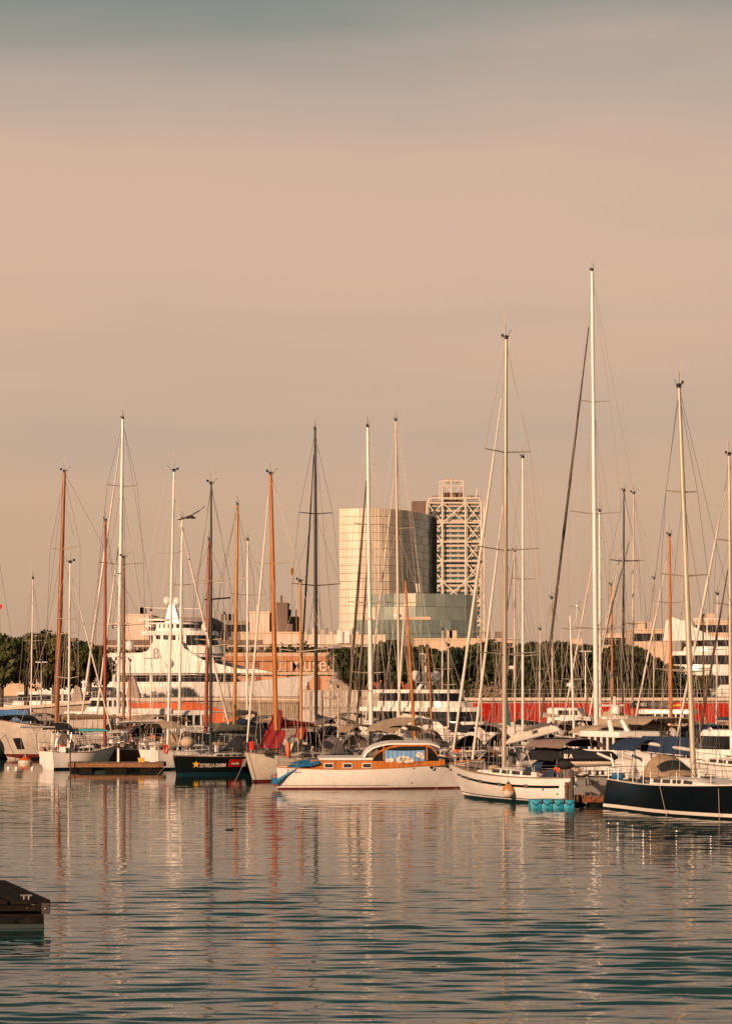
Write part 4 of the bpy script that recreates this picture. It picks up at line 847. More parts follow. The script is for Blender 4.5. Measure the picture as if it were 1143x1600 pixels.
motor_yacht('white day cruiser right of the beige sail cover', 1060, 172, 140, 10, 3.4, 1.4, [(.10, .6, 1.5, 3.2, .85)], 'motor_boat', seed=13)
motor_yacht('white cabin boat behind the grey boom cover', 1000, 225, 160, 11, 3.8, 1.5, [(.10, .6, 1.6, 3.6, .85)], 'motor_boat', seed=14)

# ---- big old ship at the left edge
def ship():
    B = Boat(); place(B, -22, 199, 196, 6); B.h = h = Hull(12, 6.0, 2.35, sternw=.8, sheer=.42, rake=1.8, srake=.3, maxt=.5, d=.6, bowp=2.3, flare=.75)
    B.root = thing('old_ship', 'big cream wooden ship bow with anchor at the left edge', 'ship', B.loc, B.hd); B.zd = 2.4
    h.build(B.root, 'oldwhite', 'teak', 'blackhull', (0, .16), 'brownwood', [(.16, .42, 'redboot', 0, 1)])
    for sd in (1, -1):
        p = Vector(h.pt(.86, 1.35, sd, .06)); q = Vector(h.pt(.82, 1.35, sd, .06)); r = Vector(h.pt(.84, .7, sd, .12))
        MB().loft([[Vector(h.pt(t, z, sd, o)) for t, z in ((.80, .85), (.85, .80), (.86, 1.65), (.81, 1.7))] for o in (.01, .12)]).build('anchor_plate', 'black', B.root)
        for t in (.62, .55): MB().ball(h.pt(t, 1.9 - (.62 - t) * 6, sd, .02), .09, 8).build('hawse_hole', 'black', B.root)
        MB().tube([h.pt(.58, 1.0, sd, .02), h.pt(.585, .55, sd, .02), h.pt(.59, .3, sd, .02)], .035, 4).build('rust_pipe', 'honeywood', B.root)
        wire(B.root, [h.pt(.9, 1.9, sd, .05), (h.pt(.9, 0, sd)[0] + 4, sd * 4, -.1)], 'wiredark', .02, 'anchor_chain')
    MB().box((-2, 0, 2.6), (3, 2.6, 1.2), 0, .96).build('deckhouse', 'oldwhite', B.root)
    return B
ship()
# ---- masts and their boats, left to right: masts = (base px, top px, top py, radius, material, spreaders[(py, half px)], options)
D = dict
B = sailboat('off-frame sailing boat whose dark stays enter at the left edge', -28, 200, 250, 14, 4, 1.4, 'gel', [(-28, -26, 720, .11, 'alu', [(880, 24)], D(wm='wiredark'))], seed=1)
flag(B, P(B, -4, 943, 200), .5, .35, ['flagred'], (.3, .95, 0))
sailboat('white classic schooner with thick orange-brown mast behind the left trees', 88, 193, 216, 15, 4.6, 1.7, 'oldwhite',
    [(88, 101, 738, .19, 'midwood', [(858, 28), (991, 30)], D(wm='wiredark')), (184, 184, 872, .13, 'brownwood', [(975, 12)], D(x=-0.3, wm='wire'))], xm=5.6, name='schooner', boot='redboot', cab=.6, seed=2, boom=(6, 3.2, 'honeywood', 'tancloth', .5), clut=14, group=None, stern_stay=True)
sailboat('white yacht with tall white mast and two thick white furled headsails', 184, 198, 118, 19, 5, 1.5, 'gel', [(184, 192, 655, .17, 'alu', [(760, 22), (882, 33), (978, 36)], D(furl='sail', fr=.10, inner='sail', ft=.96, wm='wiredark', radar=980))], xm=1.5, seed=3, boom=(6.5, 3.3, 'alu', 'sail', .5), bim='beigecloth')
B = sailboat('white yacht with turquoise boom cover and thin white mast at the left pontoon', 107, 178, 36, 5.4, 2.8, 1.15, 'gel', [(107, 110, 880, .085, 'alu', [(968, 19), (1060, 22)], D(furl='sail', fr=.055))], xm=-.9, boot='navy', seed=4, boom=(3.8, 2.9, 'alu', None, .4), bim='blackcloth', fenders=0, clut=14, hoodm='greycloth')
bundle(MB(), P(B, 108, 1143, 178), P(B, 171, 1143, 178), .20, .16, .22, 16, 3).build('sail_cover', 'teal', B.root, True, label='turquoise sail cover'); fender(B, .02, 1); fender(B, .08, 1)
sailboat('dark wooden ketch with red-brown masts behind the left pontoon', 164, 184, 254, 12, 3.6, 1.1, 'brownwood', [(164, 165, 815, .125, 'redwood', [(976, 22)], D(head=True, wm='wire')), (198, 198, 1034, .07, 'redwood', [], D(x=-3.4))], xm=1.6, name='ketch', boot='blackhull', deck='teak', cabm='brownwood', seed=5, boom=(4.2, 2.6, 'brightwood', 'tancloth', .45), clut=18)
B = sailboat('white cockpit cruiser with beige canopy and slim white mast behind the pontoon', 262, 178, 38, 7, 3.3, 1.25, 'gel', [(262, 272, 737, .105, 'alu', [(865, 20), (968, 26)], D(furl='sail', fr=.085, ft=.9, wm='wirelight'))], xm=-1.9, seed=6, boom=(4.2, 3.2, 'alu', 'sail', .3), bim='beigecloth', hoodm='beigecloth', clut=16, fenders=2)
horseshoe(B, P(B, 259, 1171, 173.5)); MB().ball(P(B, 293, 1160, 176), .5, 10, .8).build('cockpit_cover', 'beigecloth', B.root, True)
sailboat('white sloop with short white mast right of the twin dome radar', 280, 222, 112, 14, 4, 1.4, 'gel', [(279, 284, 812, .14, 'alu', [(914, 20)], D(wm='wire'))], seed=7, boom=(5.5, 3.2, 'alu', 'white', .35))
B = sailboat('grey schooner with red-brown foremast and honey coloured mainmast', 366, 200, 258, 20, 5, 1.7, 'greyhull', [(366, 371, 790, .155, 'honeywood', [(905, 26)], D(wm='wiredark')), (312, 317, 845, .145, 'redwood', [(912, 24), (1000, 22)], D(x=6.2, bow=(10.4, 0, 2.5), wm='wiredark'))], xm=-2, name='schooner', seed=8, deck='teak', cab=.9, cabm='white', boom=(7, 3.4, 'honeywood', 'beigecloth', .5), clut=14, group=None)
MB().tube([P(B, 320, 937, 196), P(B, 360, 934, 199)], .07, 5).build('yard', 'brownwood', B.root)
B = sailboat('black racing sailboat with white beer lettering on its side', 329, 169, 222, 7.6, 3.2, 1.12, 'blackhull', [(329, 330, 757, .095, 'greenmast', [(908, 27), (1010, 25)], D(wm='wiredark'))], xm=.7, boot='blueboot', deck='gel', cab=.28, cabm='gel', seed=9, boom=(4.6, 2.7, 'carbon', 'greencloth', .7), clut=8, hull=dict(sternw=.8, sheer=.12, rake=.25, srake=.1, maxt=.4, bowp=1.8))
def hull_text(B, body, t0, t1, z0, hh, m, side=1, width=None, nm='lettering', bold=0):
    h = B.h; a = Vector(h.pt(t0, z0, side, .03)); c = Vector(h.pt(t1, z0, side, .03)); u = Vector(h.pt((t0 + t1) / 2, z0 + .5, side, .03)) - Vector(h.pt((t0 + t1) / 2, z0, side, .03)); d = c - a; u -= d.normalized() * u.dot(d.normalized())
    nrm = d.cross(u).normalized(); tm = (t0 + t1) / 2; bulge = max(0, (Vector(h.pt(tm, z0, side, .03)) - (a + c) / 2).dot(nrm)); a = a + nrm * (bulge + .01)
    return text(nm, body, m, B.root, d.length, a, d, u.normalized() * hh, .006, bold)
hull_text(B, 'ESTRELLA DAMM', .79, .56, .50, 1.5, 'printwhite', 1, bold=.012)
def hull_patch(B, t0, t1, z0, z1, m, side, nm, off=.025):
    g = [[B.h.pt(lerp(t0, t1, i / 6), lerp(z0, z1, j / 2), side, off) for j in range(3)] for i in range(7)]; return MB().cloth(g, .008).build(nm, m, B.root)
hull_patch(B, .535, .40, .48, .98, 'redplastic', 1, 'red_sign'); hull_text(B, 'media', .505, .43, .63, 1.1, 'printwhite', 1, bold=.01)
hull_patch(B, .395, .355, .48, .98, 'printwhite', 1, 'white_sign')
def star(B):
    c = Vector(B.h.pt(.825, .68, 1, .05)); d = (Vector(B.h.pt(.805, .68, 1, .05)) - c).normalized(); u = Vector((0, 0, 1)); n = d.cross(u) * -.0; pts = []
    for k in range(10): a = PI / 2 + k * PI / 5; r = .27 if k % 2 == 0 else .11; pts.append(c + d * math.cos(a) * r + u * math.sin(a) * r)
    nn = d.cross(u).normalized() * .01; MB().add([p + nn for p in pts] + [p - nn for p in pts], [tuple(range(10)), tuple(range(10, 20))[::-1]] + [(i, 10 + i, 10 + (i + 1) % 10, (i + 1) % 10) for i in range(10)]).build('star_emblem', 'flagyellow', B.root)
star(B)
sailboat('white sloop with short white mast between the honey mast and the orange ketch mast', 386, 208, 112, 13, 3.8, 1.4, 'gel', [(386, 387, 845, .105, 'alu', [(930, 27), (1045, 24)], D(wm='wire'))], seed=10, boom=(5, 3.1, 'alu', 'beigecloth', .45))
# ketch with red sails
B = sailboat('cream ketch with dark red sails and varnished orange masts', 432, 157, 226, 10, 3.6, 1.30, 'cream', [(432, 423, 742, .15, 'brightwood', [(881, 33)], D(furl='sail', fr=.075, ft=.97, wm='wirelight')), (468, 467, 910, .10, 'honeywood', [(1018, 38)], D(x=0.4, wm='wirelight'))], xm=2.5, name='ketch', boot='redboot', deck='teak', cabm='cream', seed=11, boom=(3.4, 3.3, 'brightwood', 'redcloth', .5), clut=22, hull=dict(sternw=.5, sheer=.4, rake=.5, srake=-.3), group=None)
def redsails(B):
    Y = 158
    def tri(pts, m, nm, Yv=Y): # filled hanging cloth with folds
        a, b_, c, d = [P(B, x, y, Yv) for x, y in pts]; g = [[(a.lerp(b_, u)).lerp(d.lerp(c, u), v) + Vector((0, .08 * math.sin(u * 14 + v * 3), 0)) for u in np.linspace(0, 1, 10)] for v in np.linspace(0, 1, 7)]
        MB().cloth(g, .03).build(nm, m, B.root, True, 1.2)
    tri([(429, 1106), (439, 1110), (440, 1147), (416, 1144)], 'redcloth', 'red_sail', 157); tri([(416, 1141), (446, 1141), (440, 1170), (403, 1168)], 'redcloth', 'red_awning', 156.5)
    tri([(465, 1126), (477, 1130), (480, 1156), (458, 1152)], 'redcloth', 'red_sail', 160); tri([(478, 1143), (502, 1144), (504, 1168), (480, 1165)], 'blackcloth', 'dark_awning', 161); tri([(500, 1144), (507, 1150), (507, 1170), (500, 1166)], 'redcloth', 'red_sail', 162)
    tri([(449, 1165), (464, 1158), (464, 1176), (449, 1176)], 'sail', 'dodger_panel', 159)
    for x, y in ((421, 1180), (432, 1178), (437, 1184), (444, 1188)): bundle(MB(), P(B, x, y, 157), P(B, x + 2, y - 12, 157), .3, .2, .22, 6, x).build('gear_bag', 'orange' if x != 421 else 'redcloth', B.root, True)
    MB().lathe([(.02, .5), (.13, .4), (.15, 0), (.13, -.4), (.02, -.5)], P(B, 450, 1172, 156), 8).build('fender', 'orange', B.root, True); MB().box(P(B, 393.5, 1165, 154), (.12, .35, .5)).build('danbuoy_case', 'redplastic', B.root)
    flag(B, P(B, 458, 886, 160), .25, .45, ['flagyellow'], (1, 0, 0))
redsails(B)
sailboat('racing yacht with tall black carbon mast and black boom cover', 494, 190, 103, 16, 4.4, 1.5, 'blackhull', [(494, 492, 672, .135, 'carbon', [(803, 26), (915, 37)], D(furl='carbon', fr=.075, ft=.97, wm='wiredark'))], xm=1.0, seed=12, boom=(6.5, 3.0, 'carbon', 'blackcloth', .7))
B = sailboat('white sloop with tall white mast and brown furled headsail in the centre', 580, 168, 106, 14.5, 4.2, 1.35, 'gel', [(580, 574, 668, .16, 'alu', [(820, 24), (943, 34), (1052, 30)], D(furl='darkfurl', fr=.10, ft=.88, wm='wirelight', inner='darkfurl'))], xm=1.0, seed=13, boom=(5.2, 2.8, 'alu', 'sail', .4), bim='beigecloth', hoodm='greycloth', clut=16)
def awnings(B):
    g = [[at(lerp(a, c, u), lerp(b_, d, u), 160 + 3 * v) - B.loc + Vector((0, 0, .15 * math.sin(u * PI))) for u in np.linspace(0, 1, 8)] for v, (a, b_, c, d) in ((0, (569, 1143, 612, 1146)), (.5, (578, 1134, 628, 1135)), (1, (590, 1128, 652, 1122)))]
    loc = [[local(B, p + B.loc) for p in r] for r in g]; MB().cloth(loc, .03).build('awning', 'beigecloth', B.root, True, 1.2)
awnings(B)
sailboat('old cutter with slim orange wooden mast just behind the centre white mast', 577, 205, 110, 11, 3.4, 1.2, 'oldwhite', [(578, 576, 832, .10, 'brightwood', [(905, 14)], D(wm='wire'))], seed=14, boom=(4.5, 2.8, 'brightwood', 'tancloth', .4))
sailboat('sloop with tall grey-brown mast and white furled headsail below the glass tower', 624, 195, 112, 16, 4.3, 1.4, 'cream', [(624, 618, 658, .12, 'aludull', [(826, 26), (943, 34)], D(furl='sail', fr=.08, ft=.86, wm='wirelight', radar=962))], seed=15, boom=(5.6, 3.2, 'alu', 'sail', .5))
sailboat('gaff boat with leaning orange wooden mast left of the radar domes', 648, 182, 252, 11, 3.4, 1.25, 'brownwood', [(648, 633, 908, .11, 'brightwood', [(965, 8)], D(furl='sail', fr=.07, wm='wirelight')), (621, 612, 1012, .065, 'brightwood', [], D(x=-3.6))], xm=1, seed=16, name='gaff_boat', boom=(4, 3.0, 'brightwood', 'sail', .6), bim='greycloth', clut=16, group=None)
sailboat('dark blue yacht with black canopy behind the cruiser cabin', 700, 166, 112, 11, 3.6, 1.3, 'navy', [(700, 700, 1010, .07, 'aludull', [(1070, 12)], D(wm='wiredark'))], seed=51, boom=(4.4, 2.9, 'alu', 'blackcloth', .6), bim='blackcloth', hoodm='blackcloth', clut=22)
sailboat('green-grey yacht with tan canopy and low mast behind the cruiser bow trunk', 528, 170, 112, 10, 3.5, 1.25, 'greyhull', [(528, 528, 1075, .06, 'aludull', [], D(wm='wire'))], seed=52, boom=(4, 2.8, 'alu', 'tancloth', .5), bim='tancloth', hoodm='greycloth', clut=22)
# white sailboat in front, bow to the left
B = sailboat('white sailing yacht with navy side stripe and hanging round fender', 787, 133, 125, 12, 3.8, 1.30, 'gel', [(787, 790, 530, .135, 'aludull', [(707, 37), (860, 50), (1023, 49)], D(furl='sail', fr=.085, ft=.91, inner='sail', wm='wire'))], xm=1.6, boot='greenboot', seed=17, deck='teak', cab=.42, bim=None, hoodm='bluecloth', clut=20, stripes=[(lambda t: B_z(t) - .46, lambda t: B_z(t) - .34, 'navy', .12, .93), (.17, .20, 'navy', 0, 1)] if False else (), hull=dict(sternw=.78, sheer=.34, rake=1.0, srake=.9, maxt=.42, bowp=2.0))
LUNA = B
def luna(B):
    h = B.h
    for sd in (1, -1):
        for t0, t1, f0, f1, m in ((.10, .93, -.50, -.37, 'navy'),):
            secs = [[h.pt(lerp(t0, t1, k / 30), h.zs(lerp(t0, t1, k / 30)) + lerp(f0, f1, j / 2), sd, .012) for j in range(3)] for k in range(31)]; MB().loft(secs, closed=False, cap=False).build('stripe', m, h.hull, True)
        secs = [[h.pt(k / 30, .19 + j * .02 + .10 * (k / 30) ** 3, sd, .013) for j in range(3)] for k in range(31)]; MB().loft(secs, closed=False, cap=False).build('stripe', 'navy', h.hull, True)
        for t in (.30, .48, .64, .78, .87): MB().cloth([[h.pt(t + dt, h.zs(t) - .51 + j * .09, sd, .03) for j in range(3)] for dt in (-.012, 0, .012)], .02).build('porthole', 'steel', h.hull)
        for t, z in ((.06, 1.05), (.11, .55), (.2, .75)): MB().ball(h.pt(t, z, sd, .01), .05, 6).build('drain', 'black', h.hull)
    # boom in a white cover with lettering
    a, c = P(B, 792, 1161, 132), P(B, 872, 1141, 126.5); MB().tube([a, c], .09, 8).build('boom', 'alu', B.root, True)
    bundle(MB(), a, c, .36, .34, .2, 16, 2).build('sail_cover', 'sail', B.root, True)
    d = (c - a); n = d.cross(Vector((0, 0, 1))).normalized() * -1; o = a + d * .56 + Vector((0, 0, .12)); n = n if n.y > 0 else -n
    text('boom_lettering', 'Luna', 'printdark', B.root, .62, o + n * .21, d, (0, 0, .9), .01, .01)
    text('stern_lettering', 'Luna', 'printdark', B.root, .85, (h.xs(0) - .12, .95, 1.02), (0, -1, 0), (0, 0, 1), .01, .01)
    # bimini and hood over the cockpit
    bimini(B, h.xs(.10), h.xs(.34), 2.9, B.zd + 1.95, 'mauvecloth', .6); bimini(B, h.xs(.16), h.xs(.36), 2.7, B.zd + 1.45, 'blackcloth', .8, False)
    for x, y in ((812, 1190), (818, 1194), (806, 1192)): bundle(MB(), P(B, x, y + 9, 130), P(B, x + 1, y - 6, 130), .3, .2, .2, 6, x).build('towel', 'sail' if x != 818 else 'bluetarp', B.root, True)
    MB().box((h.xs(-.015), 0, .28), (.7, 2.4, .12)).build('bathing_platform', 'white', B.root)
    # staysail bag, flag banner
    g = [[P(B, lerp(791, 792 + 6 * v, u), lerp(1085, 1132, v) + 4 * u, 131.8) for u in (0, .5, 1)] for v in (0, .3, .6, 1)]; MB().cloth(g, .02).build('banner', 'flagteal', B.root, True)
luna(B)
sailboat('sloop with slim white mast right of the tall beige mast', 816, 172, 112, 12.5, 3.8, 1.3, 'greyhull', [(816, 816, 716, .10, 'alu', [(905, 20), (1025, 24)], D(wm='wire'))], seed=18, boom=(5, 2.7, 'alu', 'mauvecloth', .5), bim='greycloth')
sailboat('yacht with thin tan mast and radar dome between beige and white masts', 804, 186, 112, 11, 3.5, 1.3, 'gel', [(803, 802, 862, .075, 'aludull', [(1000, 18)], D(wm='wiredark', radar=1043, furl='darkfurl', fr=.06))], seed=19, boom=(4.5, 2.9, 'alu', 'blackcloth', .5))
sailboat('small yacht with short tan mast left of the dark furled forestay', 864, 190, 112, 10.5, 3.4, 1.3, 'bluepaint', [(864, 861, 936, .085, 'aludull', [(1065, 16)], D(wm='wire'))], seed=20, boom=(4, 2.8, 'alu', 'beigecloth', .45))
B = sailboat('huge white ketch with the tallest white mast and beige sail cover', 931, 172, 109, 23, 5.6, 1.8, 'gel', [(931, 924, 424, .175, 'alu', [(628, 26), (803, 42), (983, 46)], D(furl='darkfurl', fr=.095, ft=.93, wm='wire'))], xm=1.6, seed=21, boom=None, bim='beigecloth', clut=16, group=None)
a = P(B, 934, 1134, 171.5); c = P(B, 1052, 1140, 162); MB().tube([a - Vector((0, 0, .2)), c - Vector((0, 0, .2))], .2, 8, flat=1.2).build('boom', 'alu', B.root, True)
bundle(MB(), a - Vector((0, 0, .05)), c - Vector((0, 0, .05)), 1.35, .35, .42, 20, 4).build('sail_cover', 'beigecloth', B.root, True, 1.2)
sailboat('yacht with stepped white mast right beside the tallest mast', 937, 196, 112, 15, 4.2, 1.4, 'brownwood', [(937, 936, 800, .125, 'alu', [(983, 30)], D(wm='wire', radar=975, steps=True, furl='sail', fr=.07))], seed=22, boom=(5.5, 3.1, 'alu', 'greycloth', .6))
sailboat('cutter with small orange wooden mast right of the tallest mast', 957, 205, 112, 11, 3.4, 1.3, 'oldwhite', [(958, 955, 915, .095, 'brightwood', [(1000, 10)], D(wm='wire', furl='sail', fr=.06))], seed=23, boom=(4.5, 3, 'brightwood', 'tancloth', .4))
sailboat('yacht with black mast behind the small orange mast', 972, 198, 112, 14, 4, 1.4, 'gel', [(973, 975, 768, .095, 'carbon', [(877, 24)], D(wm='wiredark', furl='sail', fr=.06, ft=.8))], seed=24, boom=(5.2, 3.0, 'carbon', 'blackcloth', .5))
B = sailboat('yacht with grey lettered boom cover and slim grey-tan mast', 987, 202, 128, 14, 4, 1.4, 'gel', [(987, 989, 772, .09, 'aludull', [(877, 16), (975, 20)], D(wm='wire', furl='darkfurl', fr=.07, ft=.85))], seed=25, boom=None)
a = P(B, 983, 1106, 202); c = P(B, 1052, 1108, 197); bundle(MB(), a, c, .62, .5, .34, 18, 6).build('sail_cover', 'greycloth', B.root, True, 1.2)
d = c - a; n = d.cross(Vector((0, 0, 1))).normalized(); n = n if n.y > 0 else -n
text('boom_lettering', 'BeLUAZUL', 'printwhite', B.root, 1.55, a + d * .22 + n * .36 + Vector((0, 0, .18)), d, (0, 0, 1), .012, .01)
sailboat('classic yacht with orange wooden mast left of the leaning tan mast', 1048, 168, 112, 13, 3.8, 1.3, 'oldwhite', [(1045, 1042, 838, .115, 'brightwood', [(942, 22), (1047, 28)], D(wm='wire', furl='sail', fr=.07))], seed=26, boom=(4.8, 2.9, 'brightwood', 'tancloth', .5), bim='bluecloth')
flag(B, P(B, 1063, 1096, 195), 1.0, .5, ['flagred', 'flagyellow', 'flagred'], (.5, .85, 0))
# navy sailboat at the right edge
NAVY = B = sailboat('navy blue sailing yacht with white waterline stripe and blue boom cover', 1083, 118, -66, 12.6, 3.9, 1.38, 'navy', [(1083, 1060, 606, .135, 'aludull', [(769, 26), (900, 39), (1050, 40)], D(wm='wiredark'))], xm=-.3, boot=None, deck='cream', seed=27, cab=.40, clut=14, hull=dict(sternw=.62, sheer=.2, rake=1.2, srake=-.9, maxt=.45, d=.5), stripes=[(-.05, .10, 'blackhull', 0, 1), (.10, .26, 'printwhite', 0, 1)], wins=4)
def navy(B):
    h = B.h; MB().tube([P(B, 1080, 1172, 118.2), P(B, 1001, 1160, 122)], .09, 8).build('boom', 'alu', B.root, True)
    a, b_ = P(B, 1079, 1152, 118.3), P(B, 1003, 1150, 122); g = [[a.lerp(b_, u) + Vector((0, .1 * math.sin(u * 9 + v), -lerp(0, .85 - .12 * u, v))) for u in np.linspace(0, 1, 12)] for v in (0, .33, .66, 1)]
    MB().cloth(g, .16).build('sail_cover', 'bluecloth', B.root, True, 1.2)
    bimini(B, h.xs(.01), h.xs(.20), 2.3, B.zd + 2.0, 'bluecloth', .7); hood(B, h.xs(.28), h.xs(.38), 2.1, B.zd + .25, B.zd + 1.15, 'beigecloth')
    MB().lathe([(.05, -.4), (.17, -.32), (.18, 0), (.17, .32), (.05, .4)], (h.xs(.07), -1.1, B.zd + .25), 10, 'x').build('fender', 'bluepaint', B.root, True)
    for sd in (-.8, .8): MB().tube([(h.xs(.03), sd, B.zd), (h.xs(.0) - .2, sd, B.zd + 1.0), (h.xs(0) - 1.6, sd, B.zd + 1.25)], .07, 6).build('davit', 'white', B.root, True)
    for k in range(2): wire(B.root, [h.pt(.5 + .3 * k, h.zs(.5), -1, .05), Vector(h.pt(.5 + .3 * k, 0, -1, .3))], 'rope', .014, 'mooring_line')
navy(B)
def dinghy(B):
    # inflatable slung from the stern davits under a black cover
    h = B.h; p = at(918, 1188, 125.2); r = thing('inflatable_dinghy', 'inflatable dinghy under a black lettered cover hanging behind the navy yacht', 'dinghy', p, R(-8))
    b = MB(); secs = []
    for k in range(13):
        u = k / 12; x = lerp(-1.5, 1.45, u); hh = .34 * math.sqrt(max(.03, 1 - (2 * u - 1) ** 6)) * (1 + .12 * math.sin(u * 7)); ww = .75 * (1 if u < .6 else math.sqrt(max(.05, 1 - ((u - .6) / .4) ** 2)))
        secs.append([(x, ww * math.cos(a), .12 + hh * math.sin(a) * (1.1 if math.sin(a) > 0 else .55)) for a in np.linspace(0, 2 * PI, 13)[:-1]])
    b.loft(secs).build('cover', 'blackcloth', r, True, 1.2)
    MB().loft([[(lerp(-.9, 1.3, k / 6), .5 * math.cos(a), -.14 + .2 * math.sin(a) * (1 - .4 * (k / 6) ** 2)) for a in np.linspace(0, 2 * PI, 11)[:-1]] for k in range(7)]).build('bottom', 'cream', r, True)
    MB().loft([[(lerp(-1.5, -.75, k / 6), -.45 + .26 * math.cos(a), -.2 + .26 * math.sin(a) * math.sin(PI * (k + .7) / 7.4)) for a in np.linspace(0, 2 * PI, 11)[:-1]] for k in range(7)]).build('outboard_cover', 'blackcloth', r, True)
    text('cover_lettering', 'BI A', 'printwhite', r, .42, (-1.12, -.80, .12), (1, 0, 0), (0, 0, 1.25), .01, .02)
    MB().box((-1.3, -.4, -.62), (.14, .2, .5), 0, .8).build('outboard_leg', 'black', r)
dinghy(B)
sailboat('sloop with short orange-tan wooden mast near the right edge', 1100, 172, 112, 10.5, 3.4, 1.25, 'navy', [(1098, 1095, 964, .075, 'honeywood', [(1045, 12)], D(wm='wire'))], seed=28, boom=(4, 2.8, 'alu', 'beigecloth', .45), bim='beigecloth')
sailboat('yacht with tan mast and slanting white furled headsail cut by the right edge', 1141, 148, 118, 13, 3.9, 1.3, 'gel', [(1142, 1139, 712, .11, 'aludull', [(845, 24), (945, 30)], D(wm='wiredark', furl='sail', fr=.085, inner='darkfurl'))], seed=29, boom=(5, 2.8, 'alu', 'greycloth', .6), bim='greycloth')
B = sailboat('yacht with short white mizzen pole carrying a wind turbine', 897, 162, 118, 12, 3.8, 1.3, 'gel', [(901, 894, 962, .085, 'alu', [(983, 16), (1062, 18)], D(wm='wirelight', radar=1070, head=False))], xm=-1.0, seed=30, boom=(3.6, 2.8, 'alu', 'sail', .5), bim='beigecloth', clut=16)
def turbine(B):
    p = P(B, 901, 947, 161.5); q = P(B, 896, 976, 162); w = MB().tube([q, P(B, 900, 965, 161.7), p], .03, 5).build('turbine_pole', 'white', B.root)
    MB().ball(p, .11, 8).build('turbine_hub', 'white', B.root, True); c, s = math.cos(-B.hd), math.sin(-B.hd)
    for k in range(3):
        a = math.radians(60 + 120 * k + 2); d = Vector((math.cos(a) * c, math.cos(a) * s, math.sin(a))); MB().tube([p, p + d * .25, p + d * .55], lambda u: .055 * (1 - .6 * u), 5, flat=.4).build('turbine_blade', 'bluepaint', B.root, True)
turbine(B)
for i, (p, Y, mx, my, hull_, cov) in enumerate(((48, 232, 52, 905, 'oldwhite', 'tancloth'), (520, 235, 521, 1020, 'gel', 'beigecloth'), (690, 228, 691, 985, 'gel', 'sail'), (752, 176, 750, 880, 'gel', 'greycloth'), (842, 228, 843, 985, 'gel', 'beigecloth'), (1020, 232, 1021, 905, 'gel', 'bluecloth'), (1118, 205, 1120, 930, 'gel', 'bluecloth'), (350, 230, 351, 960, 'oldwhite', 'tancloth'), (236, 236, 236, 955, 'gel', 'greycloth'))):
    sailboat(['distant yacht with thin mast in front of the left trees', 'distant yacht with thin mast in front of the containers', 'distant yacht with thin mast above the motor yacht', 'yacht with thin mast directly left of the tall beige mast', 'distant yacht with thin mast in front of the red wall', 'distant yacht with thin mast left of the leaning tan mast', 'yacht with thin mast near the right white superyacht', 'distant yacht with thin mast between the red and honey masts', 'distant yacht with thin mast in front of the big superyacht flag'][i], p, Y, 112, 10.5, 3.4, 1.25, hull_, [(p, mx, my, .06, 'aludull' if i % 2 else 'alu', [(lerp(my, 1120, .45), 14)], D(wm='wire'))], seed=40 + i, boom=(4, 2.9, 'alu', cov, .4), clut=6, rail=False)

